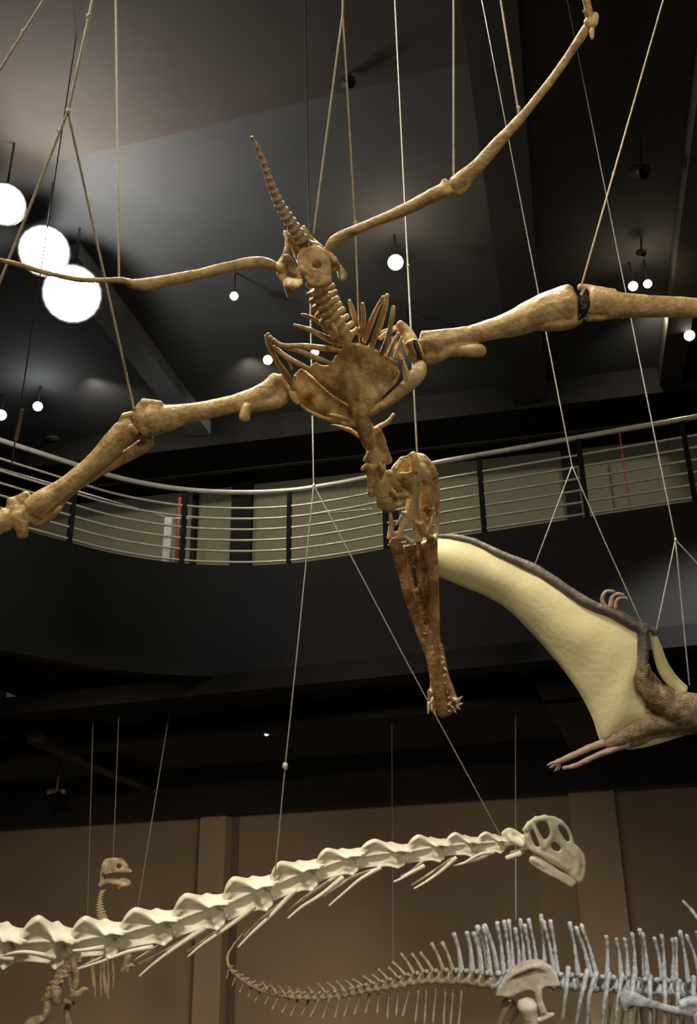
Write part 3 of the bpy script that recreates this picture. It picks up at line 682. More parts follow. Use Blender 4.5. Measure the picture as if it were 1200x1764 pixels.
rim = [[z14(250, 385, 3.51, 14), z14(300, 300, 3.51, 14), z14(370, 215, 3.52, 16), z14(440, 200, 3.53, 16), z14(490, 165, 3.53, 18), z14(545, 150, 3.54, 26)],
       [z14(290, 480, 3.52, 14), z14(305, 390, 3.51, 15), z14(350, 320, 3.52, 13), z14(380, 230, 3.53, 13)],
       [z14(250, 385, 3.51, 12), z14(280, 460, 3.52, 12), z14(340, 560, 3.54, 14), z14(440, 600, 3.55, 14)],
       [z14(330, 400, 3.51, 13), z14(410, 412, 3.505, 13), z14(500, 392, 3.51, 14)],
       [z14(520, 170, 3.53, 15), z14(520, 240, 3.53, 13), z14(540, 300, 3.54, 14)],
       [z14(575, 190, 3.55, 26), z14(640, 230, 3.555, 34), z14(720, 320, 3.56, 36), z14(760, 380, 3.58, 26)],
       [z14(700, 840, 3.6, 10), z14(740, 860, 3.6, 12), z14(800, 860, 3.6, 14)]]
specs = [s_ for k_, s_ in enumerate(specs) if k_ not in (3,)] + rim
bone('skull', specs, 'bone_gold', 0.0034, 0.0022, 34, smooth=2, extra=[dome, mid, cav, bowl])
skull = bpy.data.objects[[o.name for o in root.children if o.name.startswith('skull')][0]]
# inner dark wall of the brain case behind the right opening
# upper jaw
ol = [z3(x, y) for x, y in [(300, 640), (540, 600), (548, 800), (552, 1000), (556, 1180), (578, 1320), (608, 1450), (648, 1560), (668, 1600), (655, 1640), (610, 1668), (560, 1672), (505, 1640), (486, 1560), (478, 1520), (492, 1500), (500, 1430), (478, 1300), (430, 1180), (380, 1000), (340, 830)]]
uj = plate(ol, [[z3(x, y) for x, y in [(392, 735), (408, 760), (420, 880), (428, 935), (404, 880), (386, 780)]]], lambda x, y: 3.625 + 0.0004 * (1110 - y) * 0 + 0.00035*abs(x - (730 + (y - 950)*0.14)), 7, 1.3)
bone('upper_jaw', [
    [z3(425, 600, 3.61, 15), z3(428, 720, 3.60, 13), z3(440, 850, 3.60, 12), z3(462, 960, 3.605, 10), z3(470, 1000, 3.61, 8)],
    [z3(560, 1240, 3.63, 14), z3(590, 1400, 3.63, 16), z3(632, 1540, 3.62, 20), z3(650, 1600, 3.61, 20)],
    [z3(640, 1580, 3.6, 18), z3(668, 1572, 3.6, 12), z3(672, 1590, 3.6, 8)],
    [z3(500, 1520, 3.62, 18), z3(500, 1570, 3.62, 20), z3(520, 1640, 3.61, 20)]], 'bone_amber', 0.0036, 0.0018, 30, extra=[uj])
uj_o = [o for o in root.children if o.name.startswith('upper_jaw')][0]
# lower jaw : two rami that meet and run on as one bar
lj = [z3(x, y) for x, y in [(248, 610), (262, 585), (290, 585), (312, 605), (330, 640), (352, 720), (360, 800), (385, 900), (410, 985), (440, 1050), (462, 1100), (470, 1160), (484, 1160), (486, 1100), (482, 1040), (492, 960), (490, 900), (480, 800), (470, 700), (462, 640), (470, 605), (495, 582), (520, 585), (534, 620), (540, 760), (546, 900), (548, 1040), (546, 1180), (552, 1260), (562, 1400), (575, 1520), (590, 1600), (600, 1655), (575, 1688), (548, 1668), (530, 1600), (508, 1500), (492, 1440), (474, 1320), (446, 1250), (405, 1150), (378, 1060), (352, 960), (322, 830), (298, 760), (270, 690)]]
def lj_d(x, y):
    zx, zy = (x - 600) * 3.528, (y - 760) * 3.528
    cx = 405 + (zy - 600) * 0.118 if zy > 600 else 405
    return 3.565 + 0.012 * math.cos(min(abs(zx - cx) / 120, 1.0) * 3.14) 
ljp = plate(lj, [], lj_d, 13, 1.3)
pan = plate([z3(x, y) for x, y in [(330, 640), (395, 640), (385, 760), (405, 900), (440, 985), (478, 1000), (485, 1130), (460, 1150), (400, 1000), (345, 800)]],
            [[z3(x, y) for x, y in [(322, 645), (345, 650), (350, 705), (332, 700)]]], lambda x, y: 3.588, 4, 1.3)
bone('lower_jaw', [
    [z3(262, 612, 3.55, 22), z3(285, 700, 3.555, 17), z3(318, 830, 3.56, 14), z3(360, 980, 3.56, 13), z3(402, 1110, 3.56, 13), z3(450, 1230, 3.56, 14)],
    [z3(505, 606, 3.56, 22), z3(522, 700, 3.565, 17), z3(530, 850, 3.565, 16), z3(532, 1000, 3.565, 17), z3(525, 1150, 3.565, 20)],
    [z3(470, 1130, 3.575, 26), z3(484, 1190, 3.567, 32), z3(500, 1270, 3.56, 35), z3(520, 1380, 3.55, 32), z3(545, 1520, 3.55, 34), z3(568, 1620, 3.55, 36), z3(574, 1660, 3.55, 26)],
    [z3(272, 598, 3.54, 17), z3(296, 590, 3.54, 16)],
    [z3(480, 596, 3.545, 14), z3(510, 585, 3.545, 15)],
    [z3(478, 620, 3.55, 12), z3(486, 720, 3.55, 10), z3(492, 820, 3.555, 8)],
    [z3(455, 1165, 3.545, 7), z3(472, 1172, 3.543, 8), z3(488, 1160, 3.545, 7)],
], 'bone_amber', 0.0036, 0.0018, 26, extra=[ljp, pan])
lj_o = [o for o in root.children if o.name.startswith('lower_jaw')][0]
def tooth(a, bq, r, d, par):
    bm_ = bmesh.new(); p = z3(*a, d, r); q = z3(*bq, d - 0.012, r * 0.15)
    m_ = tuple((u + w) / 2 for u, w in zip(p, q)); pt(bm_, [p, (m_[0], m_[1], m_[2], p[3]*.75), q], 8, 3); obj('tooth', bm_, 'tooth', par)
for a, q, r in [((560, 1270), (572, 1262), 7), ((566, 1310), (582, 1325), 8), ((578, 1345), (560, 1352), 8), ((580, 1380), (600, 1398), 8), ((585, 1420), (572, 1432), 8), ((596, 1440), (598, 1408), 8),
                ((590, 1470), (576, 1470), 9), ((600, 1530), (596, 1515), 9), ((610, 1560), (600, 1558), 9), ((618, 1590), (608, 1595), 9), ((622, 1610), (640, 1622), 8)]:
    tooth(a, q, r, 3.585, uj_o)
for a, q, r in [((655, 1580), (694, 1550), 11), ((660, 1605), (696, 1592), 11), ((655, 1610), (680, 1632), 9), ((640, 1630), (655, 1655), 8), ((488, 1530), (486, 1508), 9), ((490, 1590), (484, 1660), 11),
                ((505, 1600), (508, 1640), 9), ((520, 1640), (528, 1668), 9), ((545, 1200), (556, 1196), 5), ((545, 1130), (556, 1122), 5), ((549, 1080), (558, 1072), 5)]:
    tooth(a, q, r, 3.585, uj_o)
for a, q, r in [((512, 1560), (500, 1590), 8), ((600, 1640), (618, 1640), 8), ((602, 1600), (620, 1605), 7)]: tooth(a, q, r, 3.55, lj_o)
# wings
bone('upper_arm_bone', [
    [z4(1102, 80, 3.30, 34), z4(1050, 130, 3.29, 40), z4(960, 165, 3.27, 36), z4(850, 192, 3.24, 36), z4(740, 215, 3.22, 42), z4(660, 232, 3.2, 56), z4(600, 238, 3.19, 68)],
    [z4(1118, 70, 3.30, 26), z4(1125, 120, 3.30, 32), z4(1118, 165, 3.30, 28)],
    [z4(1110, 165, 3.30, 30), z4(1020, 178, 3.28, 28), z4(940, 185, 3.26, 26)],
    [z4(985, 185, 3.25, 20), z4(972, 215, 3.24, 22), z4(970, 235, 3.24, 22)],
    [z4(572, 178, 3.18, 24), z4(560, 230, 3.18, 36), z4(590, 290, 3.18, 28)],
    [z4(566, 170, 3.17, 18), z4(640, 178, 3.18, 16)]], amp=0.0026, nsc=14, label='left upper arm bone')
bone('forearm_bone', [
    [z4(505, 235, 3.20, 32), z4(500, 275, 3.20, 48), z4(440, 345, 3.20, 46), z4(360, 420, 3.2, 38), z4(260, 500, 3.19, 37), z4(170, 565, 3.18, 50), z4(140, 595, 3.18, 58)],
    [z4(530, 215, 3.19, 15), z4(495, 232, 3.19, 22)],
    [z4(520, 270, 3.18, 22), z4(548, 285, 3.18, 18)],
    [z4(115, 560, 3.17, 26), z4(135, 620, 3.17, 30), z4(150, 655, 3.17, 14)]], amp=0.0024, nsc=14)
bone('forearm_bone', [
    [z4(592, 322, 3.23, 26), z4(540, 360, 3.24, 28), z4(460, 405, 3.24, 24), z4(370, 458, 3.24, 22), z4(280, 520, 3.24, 20), z4(215, 600, 3.22, 20), z4(175, 640, 3.2, 18)],
    [z4(245, 582, 3.18, 11), z4(200, 618, 3.18, 14), z4(150, 655, 3.17, 13)],
    [z4(600, 318, 3.22, 18), z4(560, 300, 3.2, 16)]], amp=0.0022, nsc=16)
bone('wrist_bone', [
    [z4(92, 560, 3.17, 26), z4(104, 610, 3.16, 24), z4(100, 650, 3.16, 22)],
    [z4(110, 535, 3.17, 16), z4(60, 570, 3.17, 24), z4(50, 600, 3.16, 30)],
    [z4(70, 620, 3.15, 38), z4(88, 670, 3.14, 26), z4(90, 700, 3.14, 22)],
    [z4(40, 560, 3.16, 18), z4(70, 600, 3.15, 26)]], amp=0.0035, nsc=30)
bone('hand_bone', [
    [z4(40, 620, 3.15, 44), z4(10, 645, 3.14, 42), z4(-60, 670, 3.12, 34), z4(-200, 720, 3.08, 28)],
    [z4(30, 655, 3.14, 26), z4(-40, 680, 3.12, 30)]], amp=0.003, nsc=24)
b = bmesh.new(); pt(b, [z4(515, 240, 3.2, 14), z4(540, 262, 3.2, 16), z4(560, 285, 3.2, 16), z4(580, 300, 3.2, 14)], 10, 3); obj('elbow_joint', fuse(b, 0.0035, 1, 0.002, 40), 'joint', root, label='black metal elbow pin')
bone('upper_arm_bone', [
    [z5(70, 320, 3.30, 46), z5(130, 315, 3.3, 48), z5(220, 295, 3.3, 40), z5(330, 262, 3.3, 42), z5(440, 232, 3.3, 54), z5(560, 185, 3.3, 72), z5(660, 165, 3.3, 84)],
    [z5(66, 285, 3.29, 24), z5(130, 278, 3.29, 20), z5(250, 262, 3.29, 18)],
    [z5(80, 380, 3.3, 30), z5(130, 360, 3.3, 34), z5(190, 335, 3.3, 30)],
    [z5(180, 345, 3.29, 26), z5(250, 345, 3.28, 26), z5(300, 345, 3.28, 28), z5(305, 362, 3.28, 18)],
    [z5(672, 90, 3.29, 22), z5(600, 125, 3.29, 30), z5(520, 165, 3.29, 30)],
    [z5(690, 215, 3.29, 36), z5(640, 225, 3.29, 40), z5(560, 235, 3.29, 30)],
    [z5(665, 90, 3.31, 24), z5(690, 150, 3.31, 26), z5(700, 225, 3.31, 30)]], amp=0.0028, nsc=13, label='right upper arm bone')
bone('forearm_bone', [
    [z5(752, 150, 3.32, 70), z5(800, 155, 3.32, 64), z5(880, 158, 3.32, 54), z5(980, 162, 3.32, 48), z5(1100, 165, 3.33, 43), z5(1220, 170, 3.34, 41), z5(1480, 190, 3.36, 46)],
    [z5(712, 82, 3.31, 16), z5(770, 92, 3.31, 18), z5(860, 108, 3.31, 18)],
    [z5(748, 205, 3.31, 22), z5(820, 205, 3.31, 18)]], amp=0.0025, nsc=14)
b = bmesh.new(); pt(b, [z5(728, 118, 3.285, 22), z5(735, 145, 3.28, 24), z5(728, 180, 3.28, 22), z5(722, 205, 3.285, 14)], 12, 3); pt(b, [z5(688, 205, 3.28, 18), z5(712, 212, 3.28, 14)], 10, 3); pt(b, [z5(735, 100, 3.285, 18), z5(752, 130, 3.28, 10)], 8, 3)
obj('elbow_joint', fuse(b, 0.0035, 1, 0.002, 40), 'joint', root, label='black metal elbow pin')
b = bmesh.new(); pt(b, [z2(880, 80, 3.24, 14), z2(895, 130, 3.24, 15), z2(915, 175, 3.24, 11)], 10, 3); obj('shoulder_joint', fuse(b, 0.0035, 1, 0.002, 40), 'joint', root, label='black metal shoulder pin')
# legs
bone('thigh_bone', [[z6(58, 995, 3.0, 15), z6(72, 965, 2.99, 20), z6(110, 940, 2.98, 22), z6(200, 900, 2.95, 20), z6(300, 860, 2.91, 22), z6(380, 825, 2.89, 26), z6(470, 780, 2.86, 29), z6(525, 755, 2.84, 32)],
    [z6(515, 720, 2.84, 13), z6(530, 735, 2.84, 18), z6(545, 765, 2.84, 18)]], amp=0.0016, nsc=16, voxel=0.0038)
bone('shin_bone', [[z6(565, 735, 2.84, 36), z6(600, 705, 2.83, 34), z6(660, 650, 2.81, 28), z6(740, 560, 2.78, 25), z6(830, 460, 2.75, 19), z6(950, 310, 2.7, 16), z6(1040, 180, 2.67, 17), z6(1090, 105, 2.65, 19)],
    [z6(548, 730, 2.84, 20), z6(575, 765, 2.84, 18), z6(610, 730, 2.83, 16)], [z6(560, 720, 2.84, 16), z6(620, 672, 2.82, 14)]], amp=0.0016, nsc=16, voxel=0.0038)
bone('ankle_bone', [[z6(1088, 80, 2.64, 18), z6(1108, 95, 2.64, 22), z6(1118, 60, 2.64, 17)]], amp=0.002, nsc=30, voxel=0.0036)
bone('foot_bone', [[z6(1096, 75, 2.64, 16), z6(1088, 20, 2.63, 16), z6(1072, -30, 2.62, 12), z6(1055, -120, 2.6, 10)], [z6(1106, 115, 2.63, 10), z6(1106, 155, 2.63, 8)], [z6(1066, 42, 2.63, 4), z6(1085, 55, 2.63, 6)]], amp=0.0015, nsc=30, voxel=0.0034)
bone('thigh_bone', [[z8(1068, 1026, 2.98, 15), z8(1030, 1010, 2.96, 20), z8(980, 1003, 2.94, 22), z8(900, 1015, 2.9, 20), z8(780, 1045, 2.85, 20), z8(650, 1072, 2.8, 22), z8(560, 1088, 2.77, 24), z8(500, 1086, 2.75, 18)],
    [z8(495, 1080, 2.75, 16), z8(478, 1076, 2.74, 15)]], amp=0.0016, nsc=16, voxel=0.0038)
bone('shin_bone', [[z8(475, 1072, 2.73, 14), z8(400, 1073, 2.71, 10), z8(300, 1070, 2.68, 11), z8(180, 1045, 2.64, 11), z8(60, 1010, 2.6, 10), z8(-150, 960, 2.55, 10)]], amp=0.0012, nsc=16, voxel=0.0034)

# cables that carry it
cable_up((-60, 216, 2.4), (75, 0), 'thick rope crossing the top left corner of the picture', 'rope', 2.6, knots=[(40, 55, None, 4.2)])
cable_up((117, 192, 2.7), (159, 0), 'thick rope that forks above the big lamps toward the left elbow', 'rope', 2.7, knots=[(153, 28, None, 5), (117, 192, 2.7, 4.5), (102, 225, 2.72, 4)],
         forks=[[(117, 192, 2.7), (62, 330, 2.75), (-30, 560, 2.85)], [(117, 192, 2.7), (185, 500, 2.98), (233, 716, 3.2)]])
cable_up((205, 480, 2.74), (199, 0), 'straight vertical rope down to the left knee', 'rope', 2.0, knots=[(205, 482, None, 4.5)])
cable_up((590, 22, 2.9), (590, 0), 'rope forking at the top centre toward the pelvis and the spine', 'rope', 2.0, forks=[[(590, 22, 2.9), (540, 402, 3.0)], [(590, 22, 2.9), (612, 400, 3.16), (619, 600, 3.3)]], knots=[(612, 384, 3.16, 4)])
cable_up((718, 780, 3.56), (680, 0), 'long thin cable running past the right ribs down to the skull', 'wire', 1.7, knots=[(703, 458, None, 3)])
cable_up((781, 302, 2.84), (781, 0), 'straight vertical cable down to the right knee', 'rope', 1.9)
cable_up((893, 196, 2.75), (862, 0), 'cable tied to the middle of the right shin bone', 'rope', 1.9, knots=[(893, 186, None, 3.4)])
cable_up((1001, 492, 3.3), (1142, 0), 'slanting cable tied to the right elbow', 'rope', 1.6, knots=[(1056, 300, None, 2.6)])

# ================================================================== FLYING REPTILE MODEL
mr = thing('flying_reptile_model', P(1230, 1230, 5.0), 'life-size flying reptile model with cream wings and brown furry body hanging at the right', 'model')
def loft(A, B, nu, nv, bulge, th, dA=5.0):
    b = bmesh.new(); a = cr(A, 6); c = cr(B, 6)
    def samp(c_, t):
        L = [0]
        for i in range(1, len(c_)): L.append(L[-1] + math.dist(c_[i], c_[i-1]))
        return path_at(c_, L, t * L[-1])
    g = [[], []]
    for i in range(nu + 1):
        t = i / nu; p = samp(a, t); q = samp(c, t); 
        for s in (0, 1):
            row = []
            for j in range(nv + 1):
                k = j / nv; x = p[0] + (q[0]-p[0])*k; y = p[1] + (q[1]-p[1])*k; d = p[2] + (q[2]-p[2])*k - bulge*math.sin(math.pi*k) + 0.006*noise.noise(Vector((x/40, y/40, 0)))
                row.append(b.verts.new(P(x, y, d + s*th)))
            g[s].append(row)
    for s in (0, 1):
        for i in range(nu):
            for j in range(nv): b.faces.new((g[s][i][j], g[s][i+1][j], g[s][i+1][j+1], g[s][i][j+1]))
    for i in range(nu):
        for j in (0, nv): b.faces.new((g[0][i][j], g[0][i+1][j], g[1][i+1][j], g[1][i][j]))
    for j in range(nv):
        for i in (0, nu): b.faces.new((g[0][i][j], g[0][i][j+1], g[1][i][j+1], g[1][i][j]))
    return b
def w7(x, y, d): q = z7(x, y); return (q[0], q[1], d)
lead = [w7(-105, 150, 5.36), w7(-70, 95, 5.34), w7(30, 64, 5.3), w7(130, 72, 5.25), w7(210, 95, 5.22), w7(300, 140, 5.18), w7(400, 185, 5.14), w7(480, 222, 5.10), w7(560, 275, 5.07), w7(650, 335, 5.03), w7(740, 385, 5.0), w7(820, 410, 4.98), w7(900, 455, 4.96), w7(955, 490, 4.95), w7(962, 600, 4.95), w7(960, 700, 4.97), w7(1000, 800, 4.99), w7(985, 850, 5.0)]
trail = [w7(-105, 155, 5.36), w7(-80, 200, 5.35), w7(30, 240, 5.32), w7(150, 290, 5.27), w7(250, 330, 5.24), w7(350, 392, 5.21), w7(450, 490, 5.18), w7(540, 590, 5.15), w7(620, 690, 5.12), w7(680, 780, 5.1), w7(730, 880, 5.08), w7(776, 1000, 5.06), w7(850, 975, 5.04), w7(930, 915, 5.03)]
obj('wing_membrane', loft(lead, trail, 60, 10, 0.06, 0.012), 'cream', mr)
obj('wing_membrane', loft([w7(985, 480, 4.96), w7(1005, 600, 4.97), w7(1030, 680, 4.98), w7(1080, 745, 4.99), w7(1150, 790, 4.99)], [w7(1015, 500, 4.97), w7(1040, 550, 4.98), w7(1065, 620, 4.99), w7(1110, 690, 5.0), w7(1160, 738, 5.0)], 20, 5, 0.01, 0.012), 'cream', mr)
obj('wing_membrane', loft([w7(860, 1008, 5.03), w7(980, 940, 5.0), w7(1120, 900, 4.98), w7(1300, 880, 4.97)], [w7(890, 1022, 5.04), w7(980, 1008, 5.03), w7(1130, 962, 5.02), w7(1300, 900, 5.0)], 16, 5, 0.01, 0.012), 'cream', mr)
b = bmesh.new(); pt(b, [(*q[:3], r) for q, r in zip([w7(-105, 150, 5.36), w7(-70, 95, 5.34), w7(30, 64, 5.3), w7(120, 66, 5.25), w7(205, 88, 5.22), w7(300, 133, 5.17), w7(400, 175, 5.13), w7(470, 208, 5.1), w7(560, 262, 5.06), w7(650, 325, 5.02), w7(740, 376, 4.99), w7(800, 395, 4.97), w7(880, 435, 4.95), w7(950, 478, 4.94)], [1.5, 2.5, 3.5, 5, 6, 6.5, 7, 9, 8, 8.5, 8.5, 9, 9.5, 9])], 12, 5)
obj('wing_finger', fuse(b, 0.008, 1, 0.003, 20), 'edge_skin', mr)
b = bmesh.new(); pt(b, [(*w7(960, 480, 4.94), 10), (*w7(958, 560, 4.94), 10), (*w7(958, 640, 4.93), 9)], 12, 4); pt(b, [(*w7(950, 470, 4.94), 8), (*w7(985, 468, 4.94), 5), (*w7(1018, 500, 4.94), 5)], 10, 4)
obj('forearm', fuse(b, 0.007, 1, 0.003, 20), 'edge_skin', mr)
body_o = [z7(x, y) for x, y in [(935, 630), (985, 640), (1010, 690), (1060, 735), (1140, 765), (1200, 770), (1320, 760), (1420, 790), (1420, 900), (1300, 930), (1200, 948), (1130, 955), (1040, 958), (960, 990), (890, 1015), (850, 1012), (800, 1015), (775, 1000), (800, 972), (870, 925), (950, 865), (985, 815), (945, 775), (915, 735), (918, 680)]]
bp_ = plate(body_o, [], lambda x, y: 4.98, 22, 2.5, 3)
b = bmesh.new(); merge(b, bp_)
pt(b, [(*w7(965, 640, 4.93), 11), (*w7(960, 720, 4.93), 15), (*w7(1030, 790, 4.93), 22), (*w7(1160, 850, 4.92), 30), (*w7(1400, 860, 4.92), 36)], 14, 5)
pt(b, [(*w7(1200, 880, 4.93), 20), (*w7(1050, 900, 4.94), 17), (*w7(950, 930, 4.95), 14), (*w7(830, 990, 4.97), 10), (*w7(795, 1000, 4.98), 7)], 12, 5)
obj('body', fuse(b, 0.009, 3, 0.006, 25), 'fur', mr)
for pts in ([[(780, 990, 4.98), 7], [(700, 1020, 4.98), 6], [(620, 1058, 4.98), 5.5], [(570, 1078, 4.98), 5]], [[(890, 995, 4.96), 7], [(820, 1020, 4.96), 6], [(740, 1052, 4.96), 5], [(660, 1090, 4.96), 4.5], [(598, 1105, 4.96), 3.5]]):
    b = bmesh.new(); pt(b, [(*w7(*q), r) for q, r in pts], 10, 4); obj('leg', fuse(b, 0.006, 1, 0.002, 30), 'claw', mr)
for a in ([(572, 1078), (548, 1082), (527, 1092)], [(570, 1082), (550, 1095), (538, 1103)], [(575, 1085), (570, 1105), (560, 1118)], [(580, 1083), (582, 1100), (575, 1115)]):
    b = bmesh.new(); pt(b, [(*w7(x, y, 4.98), r) for (x, y), r in zip(a, (3.2, 2.6, 1.0))], 8, 4); obj('toe', b, 'claw', mr)
for a in ([(790, 385), (775, 345), (790, 312), (825, 310), (830, 322)], [(812, 378), (818, 340), (838, 322), (868, 326), (868, 338)], [(832, 385), (835, 358), (852, 340), (880, 340), (884, 350)]):
    b = bmesh.new(); pt(b, [(*w7(x, y, 4.96), r) for (x, y), r in zip(a, (4.5, 3.6, 3.0, 2.6, 1.2))], 10, 5); obj('finger_claw', b, 'claw', mr)
cable_up((985, 803, 5.1), (843, 70), 'thin cable right of the big skeleton forking to the cream wing', 'wire', 1.2, forks=[[(985, 803, 5.1), (922, 970, 5.1)], [(985, 803, 5.1), (1040, 930, 5.0), (1106, 1076, 4.96)]])
cable_up((1163, 930, 5.0), (1046, 345), 'thin cable near the right edge forking over the furry body', 'wire', 1.3, forks=[[(1163, 930, 5.0), (1130, 1086, 4.95)], [(1163, 930, 5.0), (1187, 1180, 4.95)], [(1163, 930, 5.0), (1260, 1035, 4.95)]], knots=[(1163, 930, 5.0, 2.6)])

# ================================================================== LONG-NECKED SKELETON
lr = thing('long_necked_dinosaur_skeleton', P(420, 1560, 5.8), 'ivory long-necked dinosaur skeleton, neck stretched across the bottom with a blunt skull', 'skeleton')
def tmpl():
    """one neck vertebra seen from the side: broad rounded spine, deep side hollows between an upright web, a front blade and a lower sill"""
    prof = [(-.03, -.02), (-.09, .10), (-.02, .17), (.06, .23), (.15, .35), (.24, .45), (.34, .50), (.44, .485), (.55, .41), (.68, .32), (.84, .25), (1.0, .21), (1.13, .17), (1.12, .10), (1.04, .06), (1.08, -.06), (1.06, -.18), (1.0, -.26), (.85, -.29), (.6, -.27), (.3, -.25), (.08, -.28), (-.02, -.24)]
    K = 0.01; cu = bpy.data.curves.new('tmp', 'CURVE'); cu.dimensions = '2D'; cu.fill_mode = 'BOTH'; cu.extrude = 0.1
    sp = cu.splines.new('POLY'); q = cr(prof + [prof[0]], 4)[:-1]; sp.points.add(len(q) - 1); sp.use_cyclic_u = True
    for p, (x, y) in zip(sp.points, q): p.co = (x, y, 0, 1)
    o = bpy.data.objects.new('tmp', cu); COL.objects.link(o); dg = bpy.context.evaluated_depsgraph_get(); dg.update()
    me = bpy.data.meshes.new_from_object(o.evaluated_get(dg)); bpy.data.objects.remove(o); bpy.data.curves.remove(cu)
    b = bmesh.new(); b.from_mesh(me); bpy.data.meshes.remove(me); bmesh.ops.remove_doubles(b, verts=b.verts, dist=1e-5); bmesh.ops.recalc_face_normals(b, faces=b.faces)
    b = fuse(b, .013, 3)
    G = lambda v, s_: math.exp(-(v / s_) ** 2)
    def seg(x, z, ax, az, bx, bz):
        t = max(0, min(1, ((x-ax)*(bx-ax) + (z-az)*(bz-az)) / ((bx-ax)**2 + (bz-az)**2))); return math.hypot(x - ax - t*(bx-ax), z - az - t*(bz-az)), t
    for v in b.verts:
        x, z, y = v.co
        h = .055 + .05 * G(z - .46 + abs(x - .36) * .5, .05)
        h += .09 * G(z + .12, .11)
        d_, t = seg(x, z, .40, .33, 1.12, .13); h += (.05 + .13 * t) * G(d_, .055)
        d_, t = seg(x, z, .74, .20, .80, -.26); h += .17 * G(d_, .095)
        d_, t = seg(x, z, .02, -.24, .95, -.25); h += (.06 + .11 * t) * G(d_, .05)
        d_, t = seg(x, z, -.09, .10, .20, .22); h += .13 * (1 - .6*t) * G(d_, .07)
        d_, t = seg(x, z, .0, .06, .62, .11); h += .07 * G(d_, .035)
        h += .07 * G(x, .07) * G(z + .12, .14)
        h -= .16 * G((x - .40) / .20, 1) * G((z + .06) / .09, 1)
        h -= .15 * G((x - .98) / .075, 1) * G((z + .03) / .07, 1)
        h -= .05 * G((x - .36) / .16, 1) * G((z - .27) / .07, 1)
        h = max(.025, h)
        v.co = Vector((x, y / 0.1 * h, z))
    for v in b.verts: v.co.y += .008 * noise.noise(v.co * 9)
    m2 = bmesh.new(); merge(m2, b); ball(m2, (1.06, 0, -.10), .13, (1, 1, 1), 12)
    for s_ in (-1, 1): wt(m2, [(.9, .10*s_, .20, .04), (1.08, .17*s_, .15, .05), (1.22, .16*s_, .13, .035)], 10, 3)
    return fuse(m2, .016, 2)
T = tmpl(); tme = bpy.data.meshes.new('vertebra_shape'); T.to_mesh(tme); T.free()
cl = [(-140, 1622), (-58, 1628), (30, 1626), (118, 1626), (205, 1612), (297, 1590), (385, 1562), (465, 1530), (543, 1500), (614, 1478), (698, 1470), (764, 1460), (818, 1455), (868, 1452)]
hh = [46, 48, 48, 42, 40, 41, 41, 36, 31, 29, 28, 24, 21, 20]
cw = [P(x, y, 5.45 + 0.75 * (x + 140) / 1040) for x, y in cl]
vn = []
for i in range(len(cl) - 1):
    a, c = cw[i], cw[i+1]; ax = (c - a); L = ax.length; ax.normalize()
    side = fwd.cross(ax).normalized(); side = -side if side.dot(UPV) < 0 else side   # up direction within the picture plane
    upd = (side * 0.93 - fwd * 0.12).normalized(); upd = (upd - ax * ax.dot(upd)).normalized(); lat = ax.cross(upd)
    d = (a - CAM).dot(fwd); hs = hh[i] * 1.04 * d / F / 0.50
    nx = (cw[i+2] - cw[i+1]).normalized() if i + 2 < len(cw) else ax
    b = bmesh.new(); b.from_mesh(tme)
    jit = random.uniform(-.03, .03)
    for v in b.verts:
        x, y, z = v.co; z2_ = z * (1 + 0.15*jit)
        bend = max(0, x - 0.5) ** 2 * 0.5
        v.co = a + ax * (x * L * 0.98) + lat * (y * hs * 0.95) + upd * (z2_ * hs) 
    ob = obj('neck_vertebra', b, 'bone_ivory', lr); vn.append((a, ax, upd, lat, L, hs, i))
# neck ribs : pairs of long rods that trail below the neck
rib_px = {1: [((22, 1652), (-30, 1648), (-90, 1652))], 2: [((95, 1650), (40, 1640), (-10, 1650)), ((100, 1655), (50, 1650), (0, 1655))],
 3: [((178, 1632), (150, 1636), (126, 1638)), ((190, 1646), (165, 1655), (135, 1668))],
 4: [((262, 1632), (220, 1640), (170, 1658), (135, 1669)), ((285, 1625), (260, 1638), (232, 1655)), ],
 5: [((352, 1600), (300, 1634), (265, 1660), (240, 1682)), ((345, 1603), (290, 1636), (240, 1660))],
 6: [((438, 1562), (400, 1592), (350, 1626), (324, 1648)), ((440, 1566), (380, 1602), (322, 1640))],
 7: [((508, 1534), (470, 1574), (435, 1606), (410, 1632)), ((512, 1532), (480, 1560), (450, 1584), (420, 1612))],
 8: [((590, 1512), (555, 1540), (520, 1562), (496, 1582)), ((585, 1508), (550, 1530), (520, 1550), (495, 1570))],
 9: [((655, 1495), (620, 1515), (590, 1540), (567, 1560)), ((650, 1498), (610, 1510), (580, 1528), (557, 1545))],
 10: [((730, 1492), (705, 1505), (690, 1514), (678, 1519)), ((735, 1478), (710, 1500), (690, 1510))],
 11: [((785, 1478), (760, 1500), (735, 1518), (713, 1531)), ((780, 1480), (755, 1496), (730, 1512), (709, 1525))],
 12: [((850, 1468), (825, 1472), (800, 1486), (781, 1491)), ((852, 1466), (825, 1480), (800, 1486))]}
for i, L_ in rib_px.items():
    for k, pts in enumerate(L_):
        n = len(pts); sp_ = []
        for j, (x, y) in enumerate(pts):
            d = 5.45 + 0.75 * (x + 140) / 1040 + (-0.08 if k == 0 else 0.09)
            sp_.append((x, y, d, (4.6 if j == 0 else 3.3 * (1 - j / n) + 1.1) * (1.0 if i < 9 else 0.85)))
        b = bmesh.new(); pt(b, sp_, 10, 5); obj('neck_rib', b, 'bone_ivory', lr)
